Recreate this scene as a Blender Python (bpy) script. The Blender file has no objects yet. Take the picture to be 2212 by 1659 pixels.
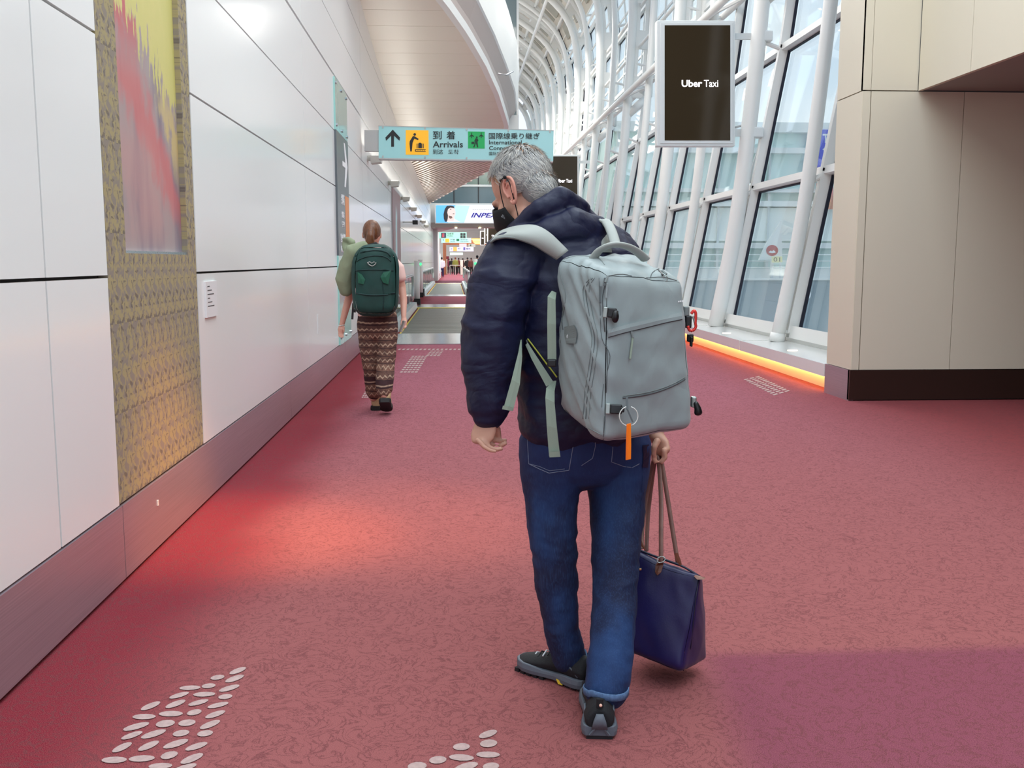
import bpy, bmesh, math, random
from mathutils import Vector, Matrix, noise
from mathutils.bvhtree import BVHTree
random.seed(7)
V = Vector
scene = bpy.context.scene
COL = scene.collection

# ------------------------------------------------------------------ camera
FOC, EYE = 2100.0, 1.33
pit = math.atan(264.5/FOC); yaw = math.atan(.06*math.cos(pit))
CF = V((math.sin(yaw)*math.cos(pit), math.cos(yaw)*math.cos(pit), -math.sin(pit)))
CR = V((math.cos(yaw), -math.sin(yaw), 0)); CU = CR.cross(CF)
CP = V((0, 0, EYE))
cd = bpy.data.cameras.new('camera'); cam = bpy.data.objects.new('camera', cd); COL.objects.link(cam)
cd.sensor_width = 36; cd.lens = FOC/2212*36; cd.clip_end = 800; cd.clip_start = .05
cam.matrix_world = Matrix(((CR.x, CU.x, -CF.x, CP.x), (CR.y, CU.y, -CF.y, CP.y), (CR.z, CU.z, -CF.z, CP.z), (0, 0, 0, 1)))
scene.camera = cam

# ------------------------------------------------------------------ world, lamps, exposure
vs = scene.view_settings
vs.view_transform = 'Standard'; vs.look = 'None'; vs.gamma = 1; vs.use_curve_mapping = False
vs.exposure = 0.22
wd = bpy.data.worlds.new('sky'); scene.world = wd; wd.use_nodes = True
nt = wd.node_tree; nt.nodes.clear()
N = nt.nodes.new; L = nt.links.new
wo = N('ShaderNodeOutputWorld'); bg = N('ShaderNodeBackground'); L(bg.outputs[0], wo.inputs[0])
tc = N('ShaderNodeTexCoord'); sx = N('ShaderNodeSeparateXYZ'); L(tc.outputs['Generated'], sx.inputs[0])
cr = N('ShaderNodeValToRGB'); L(sx.outputs['Z'], cr.inputs[0])
cr.color_ramp.elements[0].position = 0.0; cr.color_ramp.elements[0].color = (.80, .88, .95, 1)
cr.color_ramp.elements[1].position = .6; cr.color_ramp.elements[1].color = (.42, .64, 1.0, 1)
nz = N('ShaderNodeTexNoise'); nz.inputs['Scale'].default_value = 2.3; nz.inputs['Detail'].default_value = 6
mp = N('ShaderNodeMapping'); mp.inputs['Scale'].default_value = (1, 1, 2.6); L(tc.outputs['Generated'], mp.inputs[0]); L(mp.outputs[0], nz.inputs['Vector'])
c2 = N('ShaderNodeValToRGB'); L(nz.outputs[0], c2.inputs[0])
c2.color_ramp.elements[0].position = .46; c2.color_ramp.elements[1].position = .66
mx = N('ShaderNodeMixRGB'); L(c2.outputs[0], mx.inputs[0]); L(cr.outputs[0], mx.inputs[1]); mx.inputs[2].default_value = (.90, .94, .98, 1)
L(mx.outputs[0], bg.inputs[0]); bg.inputs[1].default_value = 1.15

def area_lamp(name, loc, sx_, sy_, power, col=(1, .96, .9), rot=(0, 0, 0)):
    l = bpy.data.lights.new(name, 'AREA'); l.shape = 'RECTANGLE'; l.size = sx_; l.size_y = sy_; l.energy = power; l.color = col
    o = bpy.data.objects.new(name, l); o.location = loc; o.rotation_euler = rot; COL.objects.link(o); return o
def spot_lamp(name, loc, tgt, power, col, ang=60, blend=.8, rad=.05):
    l = bpy.data.lights.new(name, 'SPOT'); l.energy = power; l.color = col; l.spot_size = math.radians(ang); l.spot_blend = blend; l.shadow_soft_size = rad
    o = bpy.data.objects.new(name, l); o.location = loc
    o.rotation_euler = (V(tgt)-V(loc)).to_track_quat('-Z', 'Y').to_euler(); COL.objects.link(o); return o
area_lamp('cove_up_light', (-1.2, 25, 3.1), .25, 20, 60, (1, .97, .88), (math.pi, 0, 0))
area_lamp('cove_up_light', (-1.2, 42, 3.1), .25, 22, 70, (1, .97, .88), (math.pi, 0, 0))
area_lamp('lobby_fill_lamp', (1.3, 2.5, 6.2), 5, 13, 500, (.90, 1, 1))  # fill panel added overhead, out of view, to brighten the near end
area_lamp('hall_fill_lamp', (2.6, 44, 9.0), 3.0, 26, 1500)  # this and the next two: added fill, out of view, lifting the dim hall
area_lamp('hall_fill_lamp', (1.5, 95, 5.0), 4, 50, 2600)
area_lamp('hall_fill_lamp', (1.4, 17.5, 8.0), 3, 12, 500)
spot_lamp('carpet_glow_spot', (1.6, 3.6, 4.4), (-1.12, 4.75, 0), 1100, (1, .40, .10), 21, 1, .1)  # unseen spot added to throw the orange glow onto the carpet
spot_lamp('carpet_glow_spot', (1.6, 3.4, 4.6), (-.45, 4.95, 0), 600, (1, .58, .26), 26, 1, .2)  # second, wider added spot spreading the same carpet glow

# ------------------------------------------------------------------ helpers
def S(r, g, b):
    f = lambda c: (c/255/12.92) if c/255 <= .04045 else ((c/255+.055)/1.055)**2.4
    return (f(r), f(g), f(b), 1)
def ray(px, py): return CF*FOC + CR*(px-1106) - CU*(py-829.5)
def W(px, py, Y): d = ray(px, py); return CP + d*(Y/d.y)
def onz(px, py, z): d = ray(px, py); return CP + d*((z-EYE)/d.z)
def onx(px, py, x): d = ray(px, py); return CP + d*(x/d.x)
def cast(bvh, px, py, off=0.0, miss=None):
    d = ray(px, py).normalized(); h = bvh.ray_cast(CP, d)
    if h[0] is None: return None if miss is None else W(px, py, miss)
    return h[0] - d*off

WL = {}
class MB:
    def __init__(s): s.v = []; s.f = []; s.m = []; s.mi = 0
    def add(s, vs_, fs):
        b = len(s.v); s.v += [V(x) for x in vs_]; s.f += [tuple(b+i for i in f) for f in fs]; s.m += [s.mi]*len(fs); return s
    def box(s, a, b, bev=0):
        x0, x1 = sorted((a[0], b[0])); y0, y1 = sorted((a[1], b[1])); z0, z1 = sorted((a[2], b[2]))
        vs_ = [(x, y, z) for z in (z0, z1) for y in (y0, y1) for x in (x0, x1)]
        return s.add(vs_, [(0, 2, 3, 1), (4, 5, 7, 6), (0, 1, 5, 4), (2, 6, 7, 3), (0, 4, 6, 2), (1, 3, 7, 5)])
    def obox(s, c, X, Y, Z):  # centre and half-axis vectors
        c = V(c); vs_ = [c+X*i+Y*j+Z*k for k in (-1, 1) for j in (-1, 1) for i in (-1, 1)]
        fs = [(0, 2, 3, 1), (4, 5, 7, 6), (0, 1, 5, 4), (2, 6, 7, 3), (0, 4, 6, 2), (1, 3, 7, 5)]
        if X.cross(Y).dot(Z) < 0: fs = [f[::-1] for f in fs]
        return s.add(vs_, fs)
    def beam(s, a, b, w, h, up=V((0, 0, 1))):
        a = V(a); b = V(b); t = (b-a); sd = t.cross(up)
        if sd.length < 1e-6: sd = t.cross(V((1, 0, 0)))
        sd.normalize(); u = sd.cross(t).normalized()
        return s.obox((a+b)/2, sd*w/2, t/2, u*h/2)
    def loft(s, rings, cap=True, close=True):
        n = len(rings[0]); vs_ = [p for r in rings for p in r]; fs = []
        for i in range(len(rings)-1):
            for j in range(n if close else n-1):
                k = (j+1) % n
                fs.append((i*n+j, i*n+k, (i+1)*n+k, (i+1)*n+j))
        if cap: fs.append(tuple(range(n-1, -1, -1))); fs.append(tuple((len(rings)-1)*n+j for j in range(n)))
        return s.add(vs_, fs)
    def chain(s, pts, side=None, n=16, round_=True):
        """pts: (Vector, ra, rb); ellipse rings across the path, ra along side"""
        P = [V(p[0]) for p in pts]; R = [(p[1], p[2] if len(p) > 2 else p[1]) for p in pts]; m = len(P); rings = []
        side = side or V((1, 0, 0))
        T = []
        for i in range(m):
            t = (P[min(i+1, m-1)]-P[max(i-1, 0)]).normalized(); T.append(t)
        def ring(c, t, ra, rb):
            a = (side - t*side.dot(t))
            if a.length < .2: a = V((0, 1, 0)) - t*t.y
            if a.length < .2: a = V((0, 0, 1)) - t*t.z
            a.normalize(); b = t.cross(a)
            return [c + a*ra*math.cos(2*math.pi*j/n) + b*rb*math.sin(2*math.pi*j/n) for j in range(n)]
        if round_:
            for q in (.25, .65, .9):
                e = min(R[0]); rings.append(ring(P[0]-T[0]*e*.8*(1-q**2)**.5*1.0, T[0], R[0][0]*q, R[0][1]*q))
        for i in range(m): rings.append(ring(P[i], T[i], *R[i]))
        if round_:
            for q in (.9, .65, .25):
                e = min(R[-1]); rings.append(ring(P[-1]+T[-1]*e*.8*(1-q**2)**.5, T[-1], R[-1][0]*q, R[-1][1]*q))
        return s.loft(rings)
    def tube(s, pts, r, n=8): return s.chain([(p, r, r) for p in pts], n=n, round_=False)
    def cyl(s, a, b, r, n=16, r2=None): return s.chain([(a, r, r), (b, r2 or r, r2 or r)], n=n, round_=False)
    def ball(s, c, r, M=None, nu=16, nv=10):
        c = V(c); r = r if hasattr(r, '__len__') else (r, r, r); rings = []
        for i in range(1, nv):
            th = math.pi*i/nv
            ring = [V((math.sin(th)*math.cos(2*math.pi*j/nu)*r[0], math.sin(th)*math.sin(2*math.pi*j/nu)*r[1], -math.cos(th)*r[2])) for j in range(nu)]
            if M: ring = [M @ p for p in ring]
            rings.append([c+p for p in ring])
        return s.loft(rings)
    def ribbon(s, A, B, th=.004, nrm=None):
        """band between two edges, thickness th toward the camera"""
        rings = []
        for a, b in zip(A, B):
            a = V(a); b = V(b); nn = nrm or (CP-a).normalized()
            rings.append([a, b, b+nn*th, (a+b)/2+nn*th*1.35, a+nn*th])
        return s.loft(rings)
    def mesh(s, name='m'):
        me = bpy.data.meshes.new(name); me.from_pydata([tuple(v) for v in s.v], [], s.f)
        for p, m in zip(me.polygons, s.m): p.material_index = m
        bm = bmesh.new(); bm.from_mesh(me); bmesh.ops.recalc_face_normals(bm, faces=bm.faces); bm.to_mesh(me); bm.free()
        return me
    def build(s, name, mat, parent=None, smooth=False, **k): return put(name, s.mesh(name), mat, parent, smooth, **k)

def put(name, me, mat, parent=None, smooth=False, bevel=0, **tags):
    if parent is None:
        xs = [v.co.x for v in me.vertices]; ys = [v.co.y for v in me.vertices]; zs = [v.co.z for v in me.vertices]
        w = V(((min(xs)+max(xs))/2, (min(ys)+max(ys))/2, min(zs)))
    else: w = WL[parent.name]
    me.transform(Matrix.Translation(-w))
    for m in (mat if isinstance(mat, (list, tuple)) else [mat]): me.materials.append(m)
    if smooth:
        for p in me.polygons: p.use_smooth = True
    o = bpy.data.objects.new(name, me); COL.objects.link(o)
    if parent is None: o.location = w
    else: o.parent = parent
    if bevel:
        b = o.modifiers.new('b', 'BEVEL'); b.width = bevel; b.segments = 2; b.limit_method = 'ANGLE'
    me.name = name
    WL[o.name] = w
    for k, v in tags.items(): o[k] = v
    return o
def root(name, loc, label, category=None, group=None, kind=None):
    o = bpy.data.objects.new(name, None); o.location = loc; o.empty_display_size = .1; COL.objects.link(o); WL[o.name] = V(loc)
    o['label'] = label
    if category: o['category'] = category
    if group: o['group'] = group
    if kind: o['kind'] = kind
    return o
def fuse(mb, voxel, smooth=3, fac=.5):
    me = mb.mesh('tmp'); o = bpy.data.objects.new('tmp', me); COL.objects.link(o)
    r = o.modifiers.new('r', 'REMESH'); r.mode = 'VOXEL'; r.voxel_size = voxel
    s = o.modifiers.new('s', 'SMOOTH'); s.factor = fac; s.iterations = smooth
    dg = bpy.context.evaluated_depsgraph_get(); dg.update()
    out = bpy.data.meshes.new_from_object(o.evaluated_get(dg)); out.materials.clear()
    bpy.data.objects.remove(o); bpy.data.meshes.remove(me); return out
def displace(me, fn):
    co = [(v.co.copy(), v.normal.copy()) for v in me.vertices]
    for v, (c, n) in zip(me.vertices, co): v.co = c + n*fn(c, n)
    me.update()
def bvh_of(me): return BVHTree.FromPolygons([v.co for v in me.vertices], [tuple(p.vertices) for p in me.polygons])
def fold(c, sx_, sy_, sz_, seed=0):
    v = noise.noise(V((c.x*sx_+seed, c.y*sy_, c.z*sz_))); w = noise.noise(V((c.x*sx_*.5+seed+9, c.y*sy_*.5, c.z*sz_*.5)))
    return (1-abs(v)*2)*.5 + w*.5
def catmull(P, k=4):
    P = [V(p) for p in P]; out = []
    for i in range(len(P)-1):
        a = P[max(i-1, 0)]; b = P[i]; c = P[i+1]; d = P[min(i+2, len(P)-1)]
        for j in range(k):
            t = j/k; out.append(.5*((2*b)+(c-a)*t+(2*a-5*b+4*c-d)*t*t+(3*b-a-3*c+d)*t**3))
    return out+[P[-1]]

# flat print on a plane (signs): real thin geometry at its real place
class Plane:
    def __init__(s, p, n, up=V((0, 0, 1))):
        s.p = V(p); s.n = V(n).normalized(); s.U = up.cross(s.n).normalized(); s.V = s.n.cross(s.U)
    def q(s, px, py, off=0):
        d = ray(px, py); t = (s.p+s.n*off-CP).dot(s.n)/d.dot(s.n); return CP+d*t
def flat(mb, pl, pts, off=.003, th=.004):
    A = [pl.q(x, y, off) for x, y in pts]; B = [a-pl.n*th for a in A]; n = len(A)
    mb.add(A+B, [tuple(range(n)), tuple(range(2*n-1, n-1, -1))]+[(i, (i+1) % n, n+(i+1) % n, n+i) for i in range(n)])
def text(s, pos, U, Vv, height, mat, parent, width=None, bold=0, name='lettering', shear=0, ext=.002):
    c = bpy.data.curves.new('t', 'FONT'); c.body = s; c.size = 1; c.offset = bold; c.extrude = 0.002; c.shear = shear; c.resolution_u = 3
    o = bpy.data.objects.new('t', c); COL.objects.link(o); dg = bpy.context.evaluated_depsgraph_get(); dg.update()
    me = bpy.data.meshes.new_from_object(o.evaluated_get(dg)); bpy.data.objects.remove(o); bpy.data.curves.remove(c)
    if not me.vertices: return None
    x0 = min(v.co.x for v in me.vertices); x1 = max(v.co.x for v in me.vertices)
    y0 = min(v.co.y for v in me.vertices); y1 = max(v.co.y for v in me.vertices)
    sy_ = height/(y1-y0); sx_ = (width/(x1-x0)) if width else sy_
    n = U.cross(Vv).normalized()
    for v in me.vertices: v.co = pos + U*((v.co.x-x0)*sx_) + Vv*((v.co.y-y0)*sy_) + n*(v.co.z/.002*ext)
    me.materials.clear()
    return put(name, me, mat, parent)
def ptext(pl, s, x0, y1, x1, y0, mat, parent, bold=0, off=.006, shear=0):
    """text fitted in the rectangle x0..x1, y0 (top)..y1 (bottom) seen on plane pl"""
    a = pl.q(x0, y1, off); b = pl.q(x1, y1, off); c = pl.q(x0, y0, off)
    return text(s, a, (b-a).normalized(), (c-a).normalized(), (c-a).length, mat, parent, (b-a).length, bold, shear=shear)

# ------------------------------------------------------------------ materials
MATS = {}
def mat(name, col, rough=.5, metal=0, bump=None, var=None, emit=None, coat=0, spec=.5, sheen=0, stretch=(1, 1, 1), alpha=None):
    m = bpy.data.materials.new(name); m.use_nodes = True; n = m.node_tree; b = n.nodes['Principled BSDF']
    b.inputs['Base Color'].default_value = col; b.inputs['Roughness'].default_value = rough; b.inputs['Metallic'].default_value = metal
    b.inputs['Specular IOR Level'].default_value = spec; b.inputs['Coat Weight'].default_value = coat; b.inputs['Coat Roughness'].default_value = .12
    if sheen: b.inputs['Sheen Weight'].default_value = sheen
    if emit: b.inputs['Emission Color'].default_value = emit[0]; b.inputs['Emission Strength'].default_value = emit[1]
    if bump or var:
        t = n.nodes.new('ShaderNodeTexCoord'); mpp = n.nodes.new('ShaderNodeMapping'); mpp.inputs['Scale'].default_value = stretch
        n.links.new(t.outputs['Object'], mpp.inputs[0])
    if var:
        z = n.nodes.new('ShaderNodeTexNoise'); z.inputs['Scale'].default_value = var[0]; z.inputs['Detail'].default_value = 4; n.links.new(mpp.outputs[0], z.inputs['Vector'])
        r = n.nodes.new('ShaderNodeValToRGB'); n.links.new(z.outputs[0], r.inputs[0]); r.color_ramp.elements[0].position = .32; r.color_ramp.elements[1].position = .68
        c2_ = var[1] if hasattr(var[1], '__len__') else tuple(min(1, c*(1+var[1])) for c in col[:3])+(1,)
        c1_ = col if hasattr(var[1], '__len__') else tuple(c*(1-var[1]) for c in col[:3])+(1,)
        r.color_ramp.elements[0].color = c1_; r.color_ramp.elements[1].color = c2_; n.links.new(r.outputs[0], b.inputs['Base Color'])
    if bump:
        z = n.nodes.new('ShaderNodeTexNoise'); z.inputs['Scale'].default_value = bump[0]; z.inputs['Detail'].default_value = 3; n.links.new(mpp.outputs[0], z.inputs['Vector'])
        bp = n.nodes.new('ShaderNodeBump'); bp.inputs['Strength'].default_value = bump[1]; bp.inputs['Distance'].default_value = bump[2]
        n.links.new(z.outputs[0], bp.inputs['Height']); n.links.new(bp.outputs[0], b.inputs['Normal'])
    MATS[name] = m; return m
def glass(name, tint, refl=.06, rough=.02):
    m = bpy.data.materials.new(name); m.use_nodes = True; n = m.node_tree; n.nodes.clear()
    o = n.nodes.new('ShaderNodeOutputMaterial'); t = n.nodes.new('ShaderNodeBsdfTransparent'); g = n.nodes.new('ShaderNodeBsdfGlossy'); x = n.nodes.new('ShaderNodeMixShader')
    f = n.nodes.new('ShaderNodeLayerWeight'); f.inputs[0].default_value = .25; ma = n.nodes.new('ShaderNodeMath'); ma.operation = 'MULTIPLY_ADD'; ma.inputs[1].default_value = .3; ma.inputs[2].default_value = refl
    n.links.new(f.outputs['Fresnel'], ma.inputs[0]); n.links.new(ma.outputs[0], x.inputs[0])
    t.inputs[0].default_value = tint; g.inputs['Roughness'].default_value = rough
    n.links.new(t.outputs[0], x.inputs[1]); n.links.new(g.outputs[0], x.inputs[2]); n.links.new(x.outputs[0], o.inputs[0]); return m

class NG:  # small node builder
    def __init__(s, name, rough=.6, metal=0):
        s.m = bpy.data.materials.new(name); s.m.use_nodes = True; s.t = s.m.node_tree; s.b = s.t.nodes['Principled BSDF']
        s.b.inputs['Roughness'].default_value = rough; s.b.inputs['Metallic'].default_value = metal
        tcn = s.t.nodes.new('ShaderNodeTexCoord'); s.gen = tcn.outputs['Generated']; s.objc = tcn.outputs['Object']
    def node(s, ty, **k):
        n = s.t.nodes.new(ty)
        for a, v in k.items(): setattr(n, a, v)
        return n
    def lk(s, a, b): s.t.links.new(a, b)
    def sep(s, vec): n = s.node('ShaderNodeSeparateXYZ'); s.lk(vec, n.inputs[0]); return n.outputs
    def comb(s, x, y, z):
        n = s.node('ShaderNodeCombineXYZ')
        for i, a in enumerate((x, y, z)):
            if hasattr(a, 'links'): s.lk(a, n.inputs[i])
            else: n.inputs[i].default_value = a
        return n.outputs[0]
    def math(s, op, a, b=0.0, c=0.0):
        n = s.node('ShaderNodeMath', operation=op)
        for i, x in enumerate((a, b, c)):
            if hasattr(x, 'links'): s.lk(x, n.inputs[i])
            else: n.inputs[i].default_value = x
        return n.outputs[0]
    def noise(s, vec, scale, detail=3, rough=.5, dist=0):
        n = s.node('ShaderNodeTexNoise'); n.inputs['Scale'].default_value = scale; n.inputs['Detail'].default_value = detail
        n.inputs['Roughness'].default_value = rough; n.inputs['Distortion'].default_value = dist
        s.lk(vec, n.inputs['Vector']); return n.outputs[0]
    def step(s, x, lo, hi):
        n = s.node('ShaderNodeMapRange'); n.interpolation_type = 'SMOOTHSTEP'; s.lk(x, n.inputs[0])
        n.inputs[1].default_value = lo; n.inputs[2].default_value = hi; return n.outputs[0]
    def mix(s, f, a, b):
        n = s.node('ShaderNodeMixRGB')
        for i, x in enumerate((f, a, b)):
            if hasattr(x, 'links'): s.lk(x, n.inputs[i])
            else: n.inputs[i].default_value = x
        return n.outputs[0]
    def mapv(s, vec, scale=(1, 1, 1), loc=(0, 0, 0)):
        n = s.node('ShaderNodeMapping'); n.inputs['Scale'].default_value = scale; n.inputs['Location'].default_value = loc; s.lk(vec, n.inputs[0]); return n.outputs[0]
    def color(s, c): s.lk(c, s.b.inputs['Base Color']); return s
    def bump(s, h, strength, dist):
        n = s.node('ShaderNodeBump'); n.inputs['Strength'].default_value = strength; n.inputs['Distance'].default_value = dist
        s.lk(h, n.inputs['Height']); s.lk(n.outputs[0], s.b.inputs['Normal'])

M_wall = mat('white_panel', S(236, 237, 235), .30, coat=.35, spec=.4)
M_cream = mat('cream_panel', S(214, 204, 184), .45)
M_gapdark = mat('joint_dark', S(96, 92, 90), .8)
M_black = mat('black_plastic', S(18, 18, 20), .45)
M_white = mat('white_paint', S(232, 231, 226), .35)
M_steel = mat('brushed_steel', S(178, 160, 168), .34, .55, var=(6, .10), stretch=(1, .3, 40))
M_steel2 = mat('polished_steel', S(200, 202, 205), .22, 1)
M_bronze = mat('dark_bronze_plinth', S(70, 52, 46), .30, .6)
M_ceil = mat('ceiling_cream', S(226, 216, 200), .38)
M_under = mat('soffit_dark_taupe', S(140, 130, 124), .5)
M_soffit = mat('soffit_taupe', S(176, 160, 152), .42)
M_alu = mat('painted_aluminium', S(222, 226, 224), .35)
M_glass = glass('facade_glass', (.96, .995, .985, 1), .04)
M_glass2 = glass('balustrade_glass', (.78, .88, .86, 1), .08)
M_greyglass = mat('grey_glass', S(112, 128, 128), .08, spec=.8)
M_gasket = mat('gasket_black', S(20, 22, 40), .6)
M_led = mat('led_strip', S(255, 190, 90), .5, emit=((1, .55, .16, 1), 9))
# ------------------------------------------------------------------ floor
WX = -1.38
c = NG('carpet', .95)
sp = c.sep(c.objc)
# curly loop-pile pattern
nA = c.noise(c.objc, 10, 3, .55, 3.0); nB = c.noise(c.objc, 420, 2, .6)
curl = c.math('ABSOLUTE', c.math('SUBTRACT', nA, .5)); curl = c.step(curl, .004, .045)
base = c.mix(c.step(sp[1], 3.0, 12.0), S(136, 78, 80), S(150, 88, 106))
# wide colour fields: crimson towards the left wall, plum at the near right, dark red towards the right
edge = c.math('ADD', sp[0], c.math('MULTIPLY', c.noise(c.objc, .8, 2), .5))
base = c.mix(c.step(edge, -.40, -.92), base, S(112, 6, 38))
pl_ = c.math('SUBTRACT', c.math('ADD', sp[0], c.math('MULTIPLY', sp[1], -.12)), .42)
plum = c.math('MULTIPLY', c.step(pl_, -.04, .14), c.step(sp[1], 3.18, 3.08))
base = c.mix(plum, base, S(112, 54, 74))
base = c.mix(c.math('MULTIPLY', c.step(sp[0], 2.6, 4.4), .75), base, S(112, 20, 24))
base = c.mix(c.math('MULTIPLY', c.math('SUBTRACT', 1.0, curl), .68), base, S(88, 44, 52))
base = c.mix(c.math('MULTIPLY', c.step(nB, .35, .7), .22), base, S(235, 150, 140))
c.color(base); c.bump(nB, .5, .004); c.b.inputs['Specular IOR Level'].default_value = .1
c.b.inputs['Sheen Weight'].default_value = 0
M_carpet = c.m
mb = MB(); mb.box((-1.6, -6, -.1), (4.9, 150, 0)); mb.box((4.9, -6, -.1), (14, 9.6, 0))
fme = mb.mesh('floor')
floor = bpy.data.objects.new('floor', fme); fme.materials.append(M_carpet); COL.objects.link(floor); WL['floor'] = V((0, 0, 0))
floor['kind'] = 'structure'; floor['label'] = 'red and rose patterned carpet floor of the corridor'
M_leaf = mat('woven_leaf', S(178, 152, 148), .95, bump=(300, .4, .003), var=(60, .12))
def leaf(cx, cy, L_, ang, w=.35, blunt=.6):
    p = onz(cx, cy, .0); mb = MB(); n = 12; top = []
    for j in range(n):
        t = 2*math.pi*j/n; a = math.cos(t); b = math.sin(t)*w
        a = math.copysign(abs(a)**(1 if blunt > .5 else .8), a)
        x = a*L_*math.cos(ang)-b*L_*math.sin(ang); y = a*L_*math.sin(ang)+b*L_*math.cos(ang)
        top.append(V((p.x+x, p.y+y, .0025)))
    mb.add(top, [tuple(range(n))]); mb.add([v-V((0, 0, .004)) for v in top], [tuple(range(n-1, -1, -1))])
    mb.build('woven_leaf', M_leaf, floor)
k_ = 940/2212
leaves = [(738, 118, .8), (635, 152, .2), (722, 158, .7), (590, 195, -.2), (695, 207, .5), (495, 205, -.3), (440, 243, .5), (568, 238, -.3), (675, 250, -.2),
          (422, 287, .7), (538, 280, .4), (638, 293, .3), (295, 297, .8), (398, 337, -.4), (517, 330, .5), (624, 340, .6), (262, 352, -.4), (370, 387, -.2), (480, 383, -.3), (597, 392, .7),
          (222, 402, .4), (200, 447, .6), (310, 440, .5), (450, 436, 0), (572, 437, -.1), (150, 508, .9), (285, 500, .8), (423, 490, .5), (528, 503, .5),
          (110, 572, -.4), (250, 565, -.3), (390, 548, .6), (505, 565, .7), (345, 603, -.3), (470, 612, .4),
          (2010, 440, .5), (2013, 488, .2), (1875, 505, -.2), (2010, 545, -.4), (1875, 560, -.5), (1755, 572, 0), (2025, 605, .2), (1650, 604, -.1), (1900, 606, .3)]
for x, y, a in leaves:
    round_ = abs(a) < .25 or (x, y) in ((517, 330), (480, 383), (390, 548), (635, 152), (1755, 572))
    leaf(200+x*k_, 1400+y*k_, (.024 if round_ else .034)+random.uniform(-.003, .003), a*.9+.25, .85 if round_ else .5)
# far woven dash fields, one patch each
def dashes(corners, nu, nv, name='woven_dashes'):
    A, B, C_, D = [onz(x, y, 0) for x, y in corners]; mb = MB()
    for i in range(nu):
        for j in range(nv):
            def P(u, v): return (A*(1-u)+B*u)*(1-v)+(D*(1-u)+C_*u)*v
            u0 = (i+.12)/nu; u1 = (i+.85)/nu; v0 = (j+.15)/nv; v1 = (j+.72)/nv
            q = [P(u0, v0), P(u1, v0), P(u1, v1), P(u0, v1)]
            mb.add([V((p.x, p.y, .0025)) for p in q], [(0, 1, 2, 3)])
    o = mb.build(name, M_leaf, floor); o['kind'] = 'stuff'
dashes([(862, 806), (902, 806), (925, 768), (890, 768)], 5, 9)
dashes([(918, 770), (950, 770), (960, 757), (930, 757)], 4, 4)
dashes([(780, 860), (800, 860), (812, 842), (790, 842)], 4, 5)
dashes([(1604, 820), (1640, 812), (1710, 845), (1672, 856)], 3, 12)
mb = MB()
for i in range(22):
    p = onz(862+i*9.2, 755, 0); mb.add([(p.x-.018, p.y-.12, .0025), (p.x+.018, p.y-.12, .0025), (p.x+.03, p.y+.12, .0025), (p.x-.006, p.y+.12, .0025)], [(0, 1, 2, 3)])
o = mb.build('woven_dashes', M_leaf, floor); o['kind'] = 'stuff'

# ------------------------------------------------------------------ left wall
wall = MB().box((WX-.25, -6, 0), (WX-.045, 76, 9)).build('wall_left', M_gapdark, kind='structure', label='long white panelled wall along the left of the corridor')
zs = [.329, 1.27, 2.21, 2.85, 3.485, 4.09, 4.73, 5.6, 7.2]
seams = [-6, -2.4, .5, 3.4, 4.0, 5.36, 9.35, 15.2, 21, 27, 33, 40, 48, 58, 76]
for i in range(len(zs)-1):
    for j in range(len(seams)-1):
        y0, y1 = seams[j], seams[j+1]
        if (y0, y1) == (4.0, 5.36) and i < 6: continue
        if i == 7 and y1 < 9: continue
        g = .006; gz = .022 if i == 4 else g
        MB().box((WX-.04, y0+g*(y0 not in (4.0,)), zs[i]+gz), (WX, y1-g, zs[i+1]-g)).build('panel', M_wall, wall)
bb = MB().box((WX-.045, -6, 0), (WX-.02, 76, .324)).build('baseboard_left', M_gapdark, kind='structure', label='brushed steel baseboard along the left wall')
sb = [-6, -2.4, .5, 4.02, 8.2, 12.4, 17, 22, 28, 36, 46, 58, 76]
for j in range(len(sb)-1):
    MB().box((WX-.03, sb[j]+.003, .018), (WX+.004, sb[j+1]-.003, .326)).build('panel', M_steel, bb)
MB().box((WX+.0, 4.475, .21), (WX+.008, 4.49, .235)).build('socket', M_white, bb)
# small slot plate
MB().box((WX, 9.93, .60), (WX+.006, 9.98, .80)).build('slot_plate', M_alu, label='small upright slot plate low on the white wall', category='plate')
# fascia trim above dark reveal, slightly proud
# ------------------------------------------------------------------ mural with textile frame
mural = root('wall_mural', (WX, 4.68, .335), 'tall painted hanging of red and grey autumn slopes in a dark gold patterned textile mount', 'artwork')
t = NG('woven_mount', .85); s_ = t.sep(t.objc)
cell = lambda x, p, o=0.0: t.math('FRACT', t.math('ADD', t.math('DIVIDE', x, p), o))
col_i = t.math('FLOOR', t.math('DIVIDE', s_[1], .125))
v_ = t.comb(cell(s_[1], .125), cell(s_[2], .37), 0.0)
vv = t.mapv(v_, (1.25, 3.2, 1)); n1 = t.noise(vv, 2.6, 3, .55, .8)
n2 = t.noise(t.mapv(v_, (1.0, 3.4, 1), (4, 7, 0)), 3.2, 2, .5, .4)
big = t.noise(t.objc, 1.2, 2)
colr = t.mix(t.step(n1, .44, .56), S(166, 152, 108), S(138, 128, 118))
colr = t.mix(t.math('MULTIPLY', t.step(n2, .56, .64), .8), colr, S(92, 82, 80))
colr = t.mix(t.math('MULTIPLY', big, .35), colr, S(140, 132, 112))
t.color(colr); M_mount = t.m
# frame pieces: left, right, bottom (picture recessed between)
pz0 = 1.365; py0, py1 = 4.235, 5.20
fr = MB(); fr.box((WX-.04, 4.004, .337), (WX-.002, 5.355, pz0)); fr.box((WX-.04, 4.004, pz0), (WX-.002, py0, 4.72)); fr.box((WX-.04, py1, pz0), (WX-.002, 5.355, 4.72))
fr.build('mount', M_mount, mural)
pt = NG('painting', .6); g = pt.sep(pt.objc)
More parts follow.
